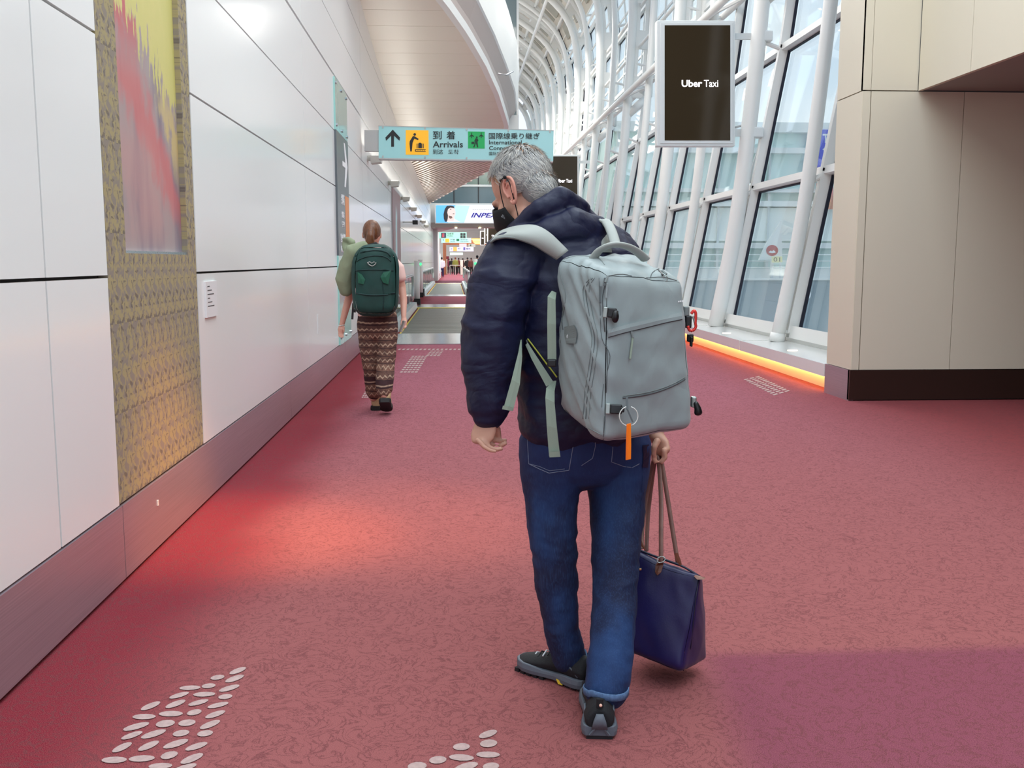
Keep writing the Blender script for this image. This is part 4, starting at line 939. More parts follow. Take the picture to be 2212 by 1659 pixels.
# ears with rim, bowl and lobe
for s_ in (-1, 1):
    e = MB(); c0 = (s_*(.072 if s_ < 0 else .060), -.012, -.014)
    E_ = lambda y, z, o=0: H(c0[0]+s_*(.010+o-.40*min(0, y)), c0[1]+y*1.25-.004, c0[2]+z*1.05)
    rim = [E_(.012, -.012), E_(.014, .012), E_(.006, .030), (E_(-.010, .034)), E_(-.022, .022), E_(-.023, .004), E_(-.014, -.016), E_(-.003, -.032), E_(.008, -.034), E_(.012, -.022)]
    e.tube(catmull(rim, 3), .0046, 8)
    e.loft([[E_(.010, -.024, -.002), E_(.012, .01, -.002), E_(.0, .028, 0), E_(-.016, .02, .002), E_(-.018, 0, .002), E_(-.006, -.024, 0)], [p_-HM@V((s_*.008, 0, 0)) for p_ in [E_(.010, -.024, -.002), E_(.012, .01, -.002), E_(.0, .028, 0), E_(-.016, .02, .002), E_(-.018, 0, .002), E_(-.006, -.024, 0)]]])
    e.tube(catmull([E_(.006, .014, .002), E_(-.008, .016, .003), E_(-.012, 0, .003), E_(-.006, -.014, .002)], 3), .0030, 6)
    e.ball(E_(.004, -.033, -.001), .0075)
    put('ear', fuse(e, .0018, 2), mat('ear_skin', S(214, 148, 130), .45) if s_ < 0 else MATS['ear_skin'], man, True)
    ey = MB(); ey.ball(H(s_*.031, .070, .0), .0105); ey.build('eye', mat('eye', S(70, 48, 40), .2) if s_ < 0 else MATS['eye'], man, True)
    ew_ = MB(); ew_.tube([H(s_*.016, .092, .012), H(s_*.03, .094, .016), H(s_*.046, .085, .012)], .0025, 5); ew_.build('eyebrow', M_hair[1], man)
# hair: a cap plus many short blades
hb = MB()
def hair_ok(d):
    # d: unit direction in head space from skull centre
    x, y, z = d
    if y > .30: return z > .62 - .15*abs(x) + .25*(y-.3)
    if y > -.05: return z > (.02 if abs(x) > .6 else .3)+.42*max(0, y)+( -.10 if y > .16 else 0)
    return z > -.80 + .25*abs(x)
def skull(d, e=0): return H(d.x*(.077+e), -.012+d.y*(.094+e), .035+d.z*(.092+e))
cap = MB(); nU, nV_ = 64, 36; idx = {}
def dirUV(i, j_):
    th = math.pi*(j_+.5)/nV_; ph = 2*math.pi*i/nU
    return V((math.sin(th)*math.cos(ph), math.sin(th)*math.sin(ph), math.cos(th)))
vs_ = []; fs_ = []
for j_ in range(nV_-6):
    for i in range(nU):
        ds = [dirUV(i, j_), dirUV(i+1, j_), dirUV(i+1, j_+1), dirUV(i, j_+1)]
        if all(hair_ok(d) for d in ds):
            k0 = len(vs_)
            for d in ds: vs_.append(skull(d, .0055+.0025*noise.noise(d*9)))
            fs_.append((k0, k0+1, k0+2, k0+3))
cap.add(vs_, fs_)
NC = V((0, -.050, -.028)); NR = V((.062, .050, .060))
cap.ball(H(*NC), tuple(NR), HM, 20, 12)
cm = cap.mesh(); bm = bmesh.new(); bm.from_mesh(cm); bmesh.ops.remove_doubles(bm, verts=bm.verts, dist=.0004); bm.to_mesh(cm); bm.free()
# colours by place: brown towards the crown, dark patches above the ear
def hair_mi(d):
    n_ = noise.noise(d*5); cr_ = d.dot(V((.1, -.62, .78)).normalized())
    if cr_+n_*.25 > .86: return 2
    if d.y > -.45 and d.y < .2 and d.z < .55 and d.z > .05 and n_ > .08: return 1
    return 2 if d.y > .2 and n_ > .12 else 0
for p in cm.polygons:
    c_ = HM.inverted() @ (p.center-HC); d = V((c_.x/.08, (c_.y+.012)/.098, (c_.z-.035)/.096)).normalized(); _m = hair_mi(d); p.material_index = 2 if _m == 2 and d.z > .4 else 3
hair = put('hair', cm, M_hair, man, True)
bl = MB(); cnt = 0
while cnt < 9000:
    d = V((random.gauss(0, 1), random.gauss(0, 1), random.gauss(0, 1))).normalized(); nape = random.random() < .16
    if nape:
        d.y = -abs(d.y)
        if d.z < -.75: continue
    elif not hair_ok(d): continue
    mi = hair_mi(d); bl.mi = (random.choice((0, 3, 3, 1)) if mi == 1 else (random.choice((0, 0, 0, 3, 3, 4)) if mi == 0 else random.choice((2, 2, 4, 0))))
    if mi == 2 and d.z > .55 and random.random() < .45: cnt += 1; continue
    n_ = (HM @ V((d.x/.077, d.y/.094, d.z/.092))).normalized(); crown = V((.05, -.55, .83)).normalized()
    flow = (d-crown*d.dot(crown)); flow = flow.normalized() if flow.length > .05 else V((0, -1, 0))
    if d.z < .3: flow = (flow+V((0, -.5, -.9))).normalized()
    fl = HM @ flow; fl = (fl-n_*fl.dot(n_)+V((random.gauss(0, .13), random.gauss(0, .13), random.gauss(0, .13)))).normalized()
    fl = (fl-n_*fl.dot(n_)).normalized()
    L_ = random.uniform(.018, .034)*(1.15 if d.z > .4 else .85); p = skull(d, .0065) if not nape else H(NC.x+d.x*(NR.x+.002), NC.y+d.y*(NR.y+.002), NC.z+d.z*(NR.z+.002)); sd = fl.cross(n_)*.0010
    lift = .16+.22*random.random() if d.y < -.2 and d.z > .3 else .12
    a = p; b = p+fl*L_*.55+n_*L_*lift*.45; c_ = p+fl*L_+n_*L_*lift*.5
    bl.add([a-sd, a+sd, b+sd*.8, b-sd*.8, c_], [(0, 1, 2, 3), (3, 2, 4)]); cnt += 1
bme_ = bpy.data.meshes.new('strands'); bme_.from_pydata([tuple(v) for v in bl.v], [], bl.f)
for p, m in zip(bme_.polygons, bl.m): p.material_index = m
o = put('hair_strands', bme_, M_hair, hair); o['kind'] = 'stuff'
# mask and loops
def face(a, z, e=.004):
    """point on the lower face, a = azimuth from straight ahead (left negative)"""
    t = (z+.03)/.085; k = math.sqrt(max(.05, 1-min(.95, t*t)))
    r1 = .066+.010*max(0, 1-abs(a)/1.1)*(1 if z > -.06 else .5)
    return H(math.sin(a)*(r1*max(k, .62)+e), .022+math.cos(a)*(.084*max(k, .66)+e)+(.026*math.exp(-(a/.45)**2)*math.exp(-((z+.035)/.03)**2)), z)
mk = MB(); A_ = [-1.5+3.0*i/24 for i in range(25)]; rings = []
for z in [-.018-.112*q/10 for q in range(11)]:
    tz = (z+.018)/-.112; row = []
    for a in A_:
        top = .030-.066*min(1, abs(a)/1.45)**1.2; bot = -.150+.040*min(1, abs(a)/1.45)**2
        row.append(face(a, top+(bot-top)*tz, .015))
    rings.append(row)
mk.loft(rings, cap=False, close=False); mm_ = mk.mesh()
msk = put('face_mask', mm_, M_mask, man, True, label='black face mask with loops behind the ears'); sm = msk.modifiers.new('s', 'SOLIDIFY'); sm.thickness = .003
for s_ in (-1, 1):
    lp = MB(); a0 = face(s_*1.46, -.040, .014); a1 = face(s_*1.46, -.104, .014)
    lp.tube(catmull([a0, H(s_*.077, .022, .000), H(s_*.082, .002, .028), H(s_*.092, -.026, .024), H(s_*.093, -.034, .002), H(s_*.085, -.018, -.035), a1], 4), .0016, 6); lp.ball(H(s_*.094, -.030, .022), .0055)
    lp.build('ear_loop', M_mask, msk, True)
bv = bvh_of(mm_); mtx = WL[msk.name]
p_ = W(1084, 465, 3.0); 
# small white print on the mask
U_ = (W(1095, 473, 3.0)-W(1082, 464, 3.0)).normalized(); V__ = U_.cross((W(1088, 468, 3)-CP).normalized()*-1)*-1
d_ = ray(1082, 468).normalized(); hh = BVHTree.FromPolygons([v.co+mtx for v in mm_.vertices], [tuple(p.vertices) for p in mm_.polygons]).ray_cast(CP, d_)
if hh[0]:
    nv = (CP-hh[0]).normalized(); Vv = nv.cross(U_).normalized()
    text('anro', hh[0]+nv*.012, U_, Vv, .0085, mat('mask_print', S(150, 150, 152), .6), msk, .022, ext=.0006)

# jacket
jk = MB()
jk.chain([(W(1258, 938, 2.965), .188, .142), (W(1258, 925, 2.965), .205, .155), (W(1258, 850, 2.965), .208, .165), (W(1255, 740, 2.965), .208, .165), (W(1250, 640, 2.97), .208, .158), (W(1238, 570, 2.975), .20, .145), (W(1222, 525, 2.985), .165, .12), (W(1205, 492, 3.0), .105, .095)], side=SD, n=36)
jk.chain([(W(1160, 545, 2.92), .085), (W(1108, 566, 2.875), .090), (W(1082, 620, 2.85), .088), (W(1066, 700, 2.84), .086), (W(1060, 780, 2.835), .078), (W(1058, 845, 2.825), .066), (W(1056, 880, 2.82), .056), (W(1056, 899, 2.818), .040)], n=28)
jk.chain([(W(1290, 535, 3.03), .085), (W(1325, 556, 3.06), .085), (W(1352, 620, 3.09), .085), (W(1380, 740, 3.12), .078), (W(1400, 850, 3.12), .066), (W(1412, 920, 3.09), .045)], n=28)
# collar and hood bundle
jk.chain([(W(1118, 508, 3.02), .022, .03), (W(1140, 488, 2.95), .03, .045), (W(1172, 452, 2.91), .034, .05), (W(1210, 432, 2.91), .034, .045), (W(1246, 448, 2.96), .034, .045), (W(1262, 480, 3.03), .03, .04)], side=V((0, 0, 1)), n=18)
jk.chain([(W(1140, 525, 2.92), .03, .035), (W(1185, 505, 2.87), .045, .04), (W(1240, 487, 2.87), .05, .045), (W(1282, 498, 2.92), .045, .04), (W(1312, 522, 3.0), .04, .04)], side=V((0, 0, 1)), n=18)
jm = fuse(jk, .0075, 7, .5)
elb = W(1062, 700, 2.84); cuf = W(1056, 890, 2.82)
def jw(c, n):
    a = .013*fold(c, 6, 6, 10, 3)+.007*fold(c, 12, 12, 22, 8)+.003*fold(c, 26, 26, 40, 2)
    k1 = math.exp(-((c-elb).length/.10)**2); k2 = math.exp(-((c-cuf).length/.10)**2)
    a += (.006*k1+.005*k2)*fold(c, 5, 5, 30, 13)
    a += .006*fold(c, 22, 22, 9, 5)*(1 if c.z > 1.25 else .4)
    return a-.002
displace(jm, jw)
jo = put('jacket', jm, M_navy, man, True, label='quilted navy nylon jacket with stand-up collar')
jb = BVHTree.FromPolygons([v.co+WL[man.name] for v in jm.vertices], [tuple(p.vertices) for p in jm.polygons])
# yellow piping at the side pocket
pp_ = [cast(jb, x, y, .004, 2.85) for x, y in ((1140, 732), (1150, 745), (1165, 765), (1180, 785), (1192, 800), (1203, 815))]
MB().tube(pp_, .0022, 6).build('piping', mat('piping_yellow', S(190, 190, 70), .6), jo)
pz_ = [cast(jb, x, y, .003, 2.85) for x, y in ((1137, 735), (1143, 752), (1150, 770))]
MB().tube(pz_, .004, 6).build('zip', M_black, jo)

# jeans
jn = MB()
jn.chain([(W(1262, 905, 2.96), .165, .125), (W(1262, 950, 2.96), .178, .135), (W(1262, 985, 2.955), .172, .13)], side=SD, n=32)
jn.chain([(W(1193, 955, 2.93), .095, .11), (W(1190, 1015, 2.93), .090, .105), (W(1192, 1100, 2.93), .074, .088), (W(1196, 1190, 2.925), .065, .078), (W(1204, 1290, 2.93), .058, .066), (W(1216, 1370, 2.935), .053, .058), (W(1226, 1410, 2.94), .051, .056), (W(1230, 1424, 2.945), .05, .055)], side=SD, n=26)
jn.chain([(W(1333, 955, 2.99), .095, .11), (W(1334, 1010, 2.985), .093, .105), (W(1332, 1095, 2.95), .083, .092), (W(1331, 1185, 2.89), .069, .08), (W(1329, 1280, 2.82), .063, .07), (W(1322, 1380, 2.745), .061, .066), (W(1314, 1455, 2.69), .061, .064), (W(1309, 1494, 2.665), .059, .062)], side=SD, n=26)
nm_ = fuse(jn, .007, 5, .5)
kn1 = W(1196, 1215, 2.93); kn2 = W(1331, 1215, 2.88); an1 = W(1220, 1385, 2.93); an2 = W(1312, 1460, 2.69)
def nw(c, n):
    a = .007*fold(c, 9, 9, 15, 1)+.0035*fold(c, 22, 22, 30, 6)
    for q, s_ in ((kn1, .12), (kn2, .10), (an1, .09), (an2, .07)):
        a += .007*math.exp(-((c-q).length/s_)**2)*fold(c, 6, 6, 26, 17)
    return a
displace(nm_, nw)
jno = put('jeans', nm_, M_denim, man, True, label='dark blue worn denim jeans')
nb_ = BVHTree.FromPolygons([v.co+WL[man.name] for v in nm_.vertices], [tuple(p.vertices) for p in nm_.polygons])
def thread(pts, r=.0011, m=M_thread, name='stitching'):
    P = []
    for i in range(len(pts)-1):
        for q in range(5):
            t = q/5; x = pts[i][0]*(1-t)+pts[i+1][0]*t; y = pts[i][1]*(1-t)+pts[i+1][1]*t
            h = cast(nb_, x, y, .001)
            if h: P.append(h)
    if len(P) > 2: MB().tube(P, r, 5).build(name, m, jno)
thread([(1139, 945), (1142, 1002), (1165, 1013), (1186, 1022), (1229, 1016), (1237, 970), (1243, 935)])
thread([(1143, 1002), (1166, 1008), (1187, 1017), (1228, 1012)], .0008)
thread([(1324, 965), (1321, 998), (1348, 1008), (1366, 1010), (1385, 1000)])
thread([(1285, 935), (1286, 965), (1280, 990), (1268, 998), (1253, 1008)], .0009)
thread([(1390, 1000), (1384, 1100), (1376, 1200), (1368, 1300), (1362, 1420)], .0009, M_denim)
# worn hems, following each leg opening
for c_, ra, nm in ((W(1309, 1491, 2.665), .0635, 'hem'), (W(1230, 1419, 2.945), .0535, 'hem')):
    P = []
    for i in range(28):
        t = 2*math.pi*i/28; P.append(c_+SD*ra*math.cos(t)+FW*ra*1.06*math.sin(t)+V((0, 0, .004*math.sin(t*2+1)+(.006 if math.sin(t) < 0 else 0))))
    P.append(P[0]); h_ = MB(); h_.loft([[p+V((0, 0, .012))-(p-c_)*.01, p+V((0, 0, .010))+(p-c_)*.03, p-V((0, 0, .008))+(p-c_)*.03, p-V((0, 0, .009))-(p-c_)*.03] for p in P], cap=False); h_.build(nm, M_denimlt, jno, True)
# dark belt loop tab on the right hip
P1 = [cast(nb_, x, y, .002, 2.9) for x, y in ((1388, 962), (1390, 985), (1388, 1010))]; P2 = [cast(nb_, x, y, .002, 2.9) for x, y in ((1402, 960), (1403, 985), (1400, 1010))]
MB().ribbon(P1, P2, .003).build('tab', M_navy, jno)

# socks and shoes
def shoe(heel, toe, roll, label):
    heel = V(heel); toe = V(toe); f = (toe-heel); L_ = f.length; f.normalize(); s = V((f.y, -f.x, 0)); up = V((0, 0, 1))
    r = MB()
    def P(x, y, z): return heel+f*(x*L_)+s*y+up*z
    outl = [(0, .038), (.04, .045), (.12, .048), (.25, .045), (.4, .038), (.55, .044), (.7, .051), (.82, .050), (.92, .040), (.985, .022), (1.0, .008)]
    def ring(x, w, z0, z1, flat_=.55):
        out = []
        for i in range(16):
            t = 2*math.pi*i/16; c_ = math.cos(t); q = math.sin(t); yy = math.copysign(abs(c_)**.75, c_)*w; zz = (z0+z1)/2+math.copysign(abs(q)**.8, q)*(z1-z0)/2
            if zz > (z0+z1)/2: yy *= 1-.45*(zz-(z0+z1)/2)/((z1-z0)/2)
            out.append(P(x, yy, zz))
        return out
    hts = [(0.0, .085), (.04, .098), (.12, .104), (.25, .104), (.36, .098), (.48, .085), (.6, .074), (.7, .066), (.82, .058), (.92, .050), (.985, .042), (1.0, .034)]
    ws = {x: w for x, w in outl}; ws[.36] = .038; ws[.48] = .040; ws[.6] = .046
    u = MB(); u.loft([ring(x, ws.get(x, .04)*.93, .022, h) for x, h in hts]); um = fuse(u, .004, 3)
    upper = put('shoe_upper', um, M_shoe, man, True, label=label)
    # midsole band and lugged tread
    so = MB(); so.loft([[P(x, w*1.06, .010), P(x, w*1.10, .024), P(x, w*1.02, .040-(.006 if .3 < x < .6 else 0)), P(x, -w*1.02, .040-(.006 if .3 < x < .6 else 0)), P(x, -w*1.10, .024), P(x, -w*1.06, .010)] for x, w in outl]); so.build('midsole', M_sole, upper, False, bevel=.003)
    tr = MB()
    for i in range(11):
        x = .04+i*.088; w = .036+.012*math.sin(max(0, x-.35)*3.6)
        if .34 < x < .48: continue
        tr.obox(P(x, 0, .0065), f*L_*.030, s*w*1.02, up*.0065)
    tr.build('tread', M_sole2, upper)
    for sg_ in (-1, 1): MB().obox(P(.30, sg_*.0445, .014), f*.008, s*.002, up*.007+f*.004).build('yellow_mark', M_ylw, upper)
    # heel counter, tab, laces, overlays
    hc = MB(); hc.loft([[P(-.012, y*.8, .035), P(-.018, y*.65, .055), P(-.010, y*.35, .078)] for y in (-.028, -.012, .012, .028)], cap=False, close=False); o = hc.build('heel_counter', M_sole, upper, True); sm = o.modifiers.new('s', 'SOLIDIFY'); sm.thickness = .006
    hk = MB(); hk.loft([[P(-.022, -.024, .014), P(-.024, 0, .050), P(-.022, .024, .014)], [P(-.004, -.026, .014), P(-.006, 0, .055), P(-.004, .026, .014)]], cap=False, close=False); o = hk.build('heel_bumper', M_sole, upper); sm = o.modifiers.new('s', 'SOLIDIFY'); sm.thickness = .006
    MB().obox(P(.0, 0, .108), f*.004, s*.010, up*.014).build('pull_tab', M_shoe, upper, bevel=.002)
    MB().ball(P(-.02, .002, .104), .0045).build('reflector', mat('reflector', S(240, 190, 170), .3) if 'reflector' not in MATS else MATS['reflector'], upper)
    for sg_ in (-1, 1):
        ov = MB(); ov.tube(catmull([P(.06, sg_*.040, .045), P(.2, sg_*.0405, .075), P(.33, sg_*.036, .055)], 3), .0025, 6); ov.build('overlay', M_sole, upper, True)
    for i in range(5):
        x = .46+i*.07; z = .098-i*.0082
        MB().tube([P(x, -.024, z-.012), P(x+.01, 0, z), P(x, .024, z-.012)], .0025, 5).build('lace', M_lace if i % 2 == 0 else M_shoe, upper)
    MB().tube([P(.40, -.030, .075), P(.42, -.015, .112), P(.40, 0, .118), P(.42, .015, .112), P(.40, .030, .075)], .006, 6).build('tongue', M_shoe, upper, True)
shoe((.398, 2.56, 0), (.432, 2.85, 0), 0, 'right black hiking shoe with grey heel, seen from behind')
shoe((.415, 2.885, 0), (.212, 3.08, 0), 0, 'left black hiking shoe pointing out to the left')
MB().chain([(W(1304, 1500, 2.665), .042), (W(1300, 1525, 2.66), .040)], n=16).build('sock', mat('sock_blue_grey', S(122, 140, 152), .9), man, True)
MB().chain([(W(1232, 1425, 2.95), .042), (W(1232, 1445, 2.955), .04)], n=16).build('sock', MATS['sock_blue_grey'], man, True)
# ------------------------------------------------------------------ grey travel backpack
gm = NG('pack_fabric', .48); nn = gm.noise(gm.objc, 5, 4, .5); fine = gm.noise(gm.objc, 500, 2)
gm.color(gm.mix(nn, S(126, 137, 138), S(150, 161, 162))); gm.bump(gm.math('ADD', gm.math('MULTIPLY', gm.math('ABSOLUTE', gm.math('SUBTRACT', gm.noise(gm.mapv(gm.objc, (1, 1, .7)), 8, 3, .5, .6), .5)), 1.0), gm.math('MULTIPLY', fine, .02)), .28, .02); gm.b.inputs['Sheen Weight'].default_value = .2; M_pack = gm.m
M_packd = mat('pack_trim', S(118, 125, 124), .6); M_web = mat('webbing_olive', S(136, 148, 132), .7, bump=(300, .3, .001)); M_strap = mat('strap_padded', S(160, 163, 158), .6, bump=(400, .2, .001))
M_zip = mat('zip_dark', S(84, 90, 92), .6); M_buck = mat('buckle_black', S(14, 14, 16), .35); M_metal = mat('metal_light', S(160, 166, 162), .35, .7)
pk = root('backpack', W(1350, 960, 2.66), 'large grey travel backpack worn by the grey haired man', 'backpack')
TH = math.radians(32); PX = V((math.cos(TH), math.sin(TH), 0)); PY = V((-math.sin(TH), math.cos(TH), 0))
LF = (W(1310, 588, 2.56), W(1303, 964, 2.53)); LB = (W(1200, 556, 2.77), W(1207, 885, 2.77)); RF = (W(1482, 605, 2.72), W(1506, 930, 2.70)); RB = (W(1372, 548, 2.91), W(1388, 880, 2.91))
def tri(u, v, w):  # u left-right, v front-back (0 = rear face toward camera), w bottom-top
    a = (LF[1]*(1-u)+RF[1]*u)*(1-v)+(LB[1]*(1-u)+RB[1]*u)*v; b = (LF[0]*(1-u)+RF[0]*u)*(1-v)+(LB[0]*(1-u)+RB[0]*u)*v
    return a*(1-w)+b*w
def rbox(tri_, dims, r, n=18, bulge=0, seed=0, amp=0):
    """rounded, slightly inflated box through trilinear corners"""
    mb = MB(); cube = []
    for ax in range(3):
        for sg_ in (0, 1):
            g = []
            for i in range(n+1):
                for j_ in range(n+1):
                    q = [0, 0, 0]; q[ax] = sg_; q[(ax+1) % 3] = i/n; q[(ax+2) % 3] = j_/n
                    P = V([(q[k]-.5)*dims[k] for k in range(3)])
                    inner = V([max(-dims[k]/2+r, min(dims[k]/2-r, P[k])) for k in range(3)]); d = P-inner
                    if d.length > 0: P = inner+d.normalized()*min(d.length, r)
                    # bulge
                    uu = [(P[k]/dims[k]+.5) for k in range(3)]
                    bb = bulge*((4*uu[(ax+1) % 3]*(1-uu[(ax+1) % 3])))*((4*uu[(ax+2) % 3]*(1-uu[(ax+2) % 3])))
                    uu[ax] += (1 if sg_ else -1)*bb/dims[ax]; g.append(tri_(*uu))
            fs = []
            for i in range(n):
                for j_ in range(n):
                    a = i*(n+1)+j_; fs.append((a, a+n+1, a+n+2, a+1) if sg_ else (a, a+1, a+n+2, a+n+1))
            mb.add(g, fs)
    me = mb.mesh(); bm = bmesh.new(); bm.from_mesh(me); bmesh.ops.remove_doubles(bm, verts=bm.verts, dist=.0006); bmesh.ops.recalc_face_normals(bm, faces=bm.faces); bm.to_mesh(me); bm.free()
    return me
pme = rbox(tri, (.29, .25, .47), .035, 34, .012)
def pw(c, n):
    side = max(0, -n.dot(PX)); top = max(0, n.z)
    a = .0075*fold(c, 8, 8, 6, 2)+.003*noise.noise(c*22)
    # diagonal creases on the side, crumpled top
    dz = c.z*.8-c.dot(PY)*1.1
    a += side*.017*fold(V((dz*1.0, c.dot(PY)*.4, c.z*.15)), 26, 10, 10, 4)
    a += top*.014*fold(c, 14, 14, 4, 7)
    return a-.002
displace(pme, pw)
po_ = put('main_body', pme, M_pack, pk, True)
pb = BVHTree.FromPolygons([v.co+WL[pk.name] for v in pme.vertices], [tuple(p.vertices) for p in pme.polygons])
def seam(pts, r, m, name, off=.0015, k=6, sub=4, par=None):
    P = []
    Q = catmull([V((x, y, 0)) for x, y in pts], sub)
    for q in Q:
        h = cast(pb, q.x, q.y, off)
        if h: P.append(h)
    if len(P) > 2: return MB().tube(P, r, k).build(name, m, par or pk, True)
def band(A, B, m, name, th=.003, off=.001, bvh=None, Y=2.75, par=None, n=5):
    bvh = bvh or pb
    A = catmull([V((x, y, 0)) for x, y in A], n); B = catmull([V((x, y, 0)) for x, y in B], n)
    return MB().ribbon([cast(bvh, p.x, p.y, off, Y) for p in A], [cast(bvh, p.x, p.y, off, Y) for p in B], th).build(name, m, par or pk, False)
# front (rear facing) panel edge piping and raised front pockets
seam([(1312, 600), (1302, 640), (1305, 700), (1312, 765), (1310, 830), (1306, 900), (1303, 950)], .0013, M_zip, 'seam_piping')
seam([(1313, 596), (1345, 592), (1385, 600), (1430, 598), (1462, 606)], .0010, M_packd, 'seam_piping')
band([(1313, 712), (1350, 702), (1400, 690), (1440, 681), (1478, 674)], [(1314, 728), (1350, 718), (1400, 706), (1440, 696), (1480, 688)], M_pack, 'storm_flap', .005)
seam([(1314, 729), (1350, 719), (1400, 707), (1440, 697), (1481, 689)], .0009, M_zip, 'zipper')
seam([(1345, 859), (1380, 855), (1420, 846), (1460, 830), (1493, 810)], .003, M_zip, 'zipper', .0)
seam([(1347, 855), (1380, 851), (1420, 842), (1460, 826), (1492, 806)], .0009, M_packd, 'seam_piping')
# side: double expansion zip and rounded pocket lines
for dx in (0, 7, 13):
    seam([(1284-dx*.6, 600), (1272-dx, 625), (1280-dx, 680), (1291-dx, 730), (1285-dx, 790), (1276-dx, 850), (1272-dx, 905)], .0009, M_packd if dx != 7 else M_zip, 'expansion_zip')
seam([(1294, 600), (1296, 660), (1300, 730), (1318, 770), (1304, 830), (1300, 880)], .0008, M_zip, 'seam_piping')
seam([(1209, 562), (1212, 600), (1222, 640), (1212, 700), (1210, 740)], .0012, M_packd, 'seam_piping')
seam([(1212, 562), (1245, 553), (1290, 557), (1306, 572)], .0012, M_packd, 'seam_piping')
seam([(1216, 660), (1214, 690), (1216, 712)], .0013, M_zip, 'side_zip')
seam([(1205, 868), (1240, 905), (1272, 925), (1300, 940)], .0013, M_packd, 'seam_piping')
# cable port patch with ring mark
band([(1219, 706), (1219, 725), (1223, 742)], [(1240, 702), (1246, 720), (1243, 742)], M_packd, 'port_patch', .006)
c_ = cast(pb, 1229, 727, .0095); u1 = (W(1240, 727, 2.7)-W(1229, 727, 2.7)).normalized(); u2 = V((0, 0, 1))
MB().tube([c_+u1*.0055*math.cos(t*.4)+u2*.0075*math.sin(t*.4) for t in range(17)], .0011, 5).build('ring_mark', M_wt, pk)
MB().cyl(c_+u2*.002, c_-u2*.003, .0009, 6).build('ring_mark', M_wt, pk)
# zip pulls
for (x, y, x2, y2, m) in ((1313, 596, 1307, 610, M_packd), (1307, 600, 1306, 618, M_zip), (1312, 612, 1309, 644, M_pack), (1297, 618, 1296, 655, M_zip), (1364, 716, 1368, 730, M_packd), (1367, 728, 1361, 776, M_web), (1424, 584, 1432, 594, M_black), (1430, 584, 1440, 592, M_packd)):
    a = cast(pb, x, y, .006, 2.6); b = cast(pb, x2, y2, .008, 2.6); MB().beam(a, b, .0055, .004, V((0, 1, 0))).build('zip_pull', m, pk, bevel=.001)
a = cast(pb, 1437, 597, .008, 2.7); MB().tube([a+V((.006*math.cos(t*.5), 0, .009*math.sin(t*.5)-.006)) for t in range(14)], .0016, 6).build('zip_ring', M_metal, pk, True)
seam([(1405, 600), (1410, 588), (1428, 580), (1445, 588), (1462, 600)], .0013, M_zip, 'zipper')
# buckles
def buckle(x, y, w, h, Yf, ang=0):
    c = cast(pb, x, y, .012, Yf); U1 = (W(x+10, y+10*math.tan(ang), Yf)-W(x, y, Yf)).normalized(); n = (CP-c).normalized(); V1 = n.cross(U1).normalized()
    b = MB(); b.obox(c, U1*w, V1*h, n*.006); b.build('buckle', M_buck, pk, bevel=.003)
    MB().obox(c-U1*(w+.006), U1*.006, V1*h*1.1, n*.005).build('buckle_clip', M_metal, pk, bevel=.002)
    MB().obox(c+U1*(w*1.05), U1*w*.35, V1*h*.6, n*.008).build('buckle_prong', M_buck, pk, bevel=.003)
buckle(1322, 676, .012, .013, 2.58, .1); buckle(1331, 884, .016, .013, 2.55, .05)
cc = cast(pb, 1329, 684, .02, 2.6); MB().ball(cc, (.010, .008, .017)).build('buckle_tail', M_buck, pk, True)
# right hand side compression straps seen edge on
def sideblk(x, y, Y, hx, hz, m, nm, by=.012): c = W(x, y, Y); MB().box(c-V((hx, by, hz)), c+V((hx, by, hz))).build(nm, m, pk, bevel=.004)
sideblk(1482, 672, 2.75, .008, .014, M_packd, 'side_tab'); sideblk(1486, 695, 2.75, .009, .018, M_buck, 'side_buckle')
sideblk(1491, 730, 2.76, .008, .012, M_buck, 'side_buckle'); sideblk(1498, 868, 2.74, .007, .016, M_metal, 'side_tab')
c_ = W(1507, 882, 2.73); MB().chain([(c_+V((-.006, 0, .014)), .008), (c_, .010), (c_+V((.002, 0, -.012)), .012)], n=10).build('strap_roll', M_buck, pk, True)
seam([(1478, 655), (1484, 700), (1488, 760), (1494, 830), (1495, 900)], .0009, M_packd, 'seam_piping')
p_ = cast(pb, 1466, 652, .003, 2.68)
# top handle and rear loop
def padded(pts, r1, r2, m, name, side=None): return MB().chain([(p, r1, r2) for p in catmull(pts, 4)], side=side, n=12).build(name, m, pk, True)
padded([W(1281, 560, 2.72), W(1295, 541, 2.71), W(1322, 529, 2.70), W(1350, 531, 2.71), W(1375, 543, 2.73), W(1394, 560, 2.75)], .007, .016, M_strap, 'top_handle', V((0, .3, 1)))
padded([W(1292, 520, 2.90), W(1293, 490, 2.90), W(1300, 479, 2.89), W(1312, 483, 2.88), W(1322, 503, 2.84), W(1330, 530, 2.80)], .016, .008, M_strap, 'load_strap', V((1, 0, 0)))
MB().ribbon([W(1290, 484, 2.93), W(1288, 510, 2.90), W(1286, 545, 2.86)], [W(1312, 490, 2.93), W(1318, 515, 2.90), W(1322, 545, 2.86)], .012).build('shoulder_strap', M_strap, pk, True)
# left shoulder strap wraps over the shoulder
jbo = lambda x, y, off, Y: (cast(jb, x, y, off) or W(x, y, Y))
Up = [(1062, 514), (1078, 500), (1100, 491), (1125, 486), (1150, 485), (1170, 491), (1190, 504), (1208, 521), (1228, 541)]
Lo = [(1060, 524), (1070, 517), (1090, 513), (1112, 515), (1134, 521), (1154, 529), (1172, 540), (1188, 550), (1204, 560)]
Q1 = []; Q2 = []
for (x, y), (x2, y2) in zip(Up, Lo): Q1.append(jbo(x, y, .042, 2.95)); Q2.append(jbo(x2, y2, .026, 2.84))
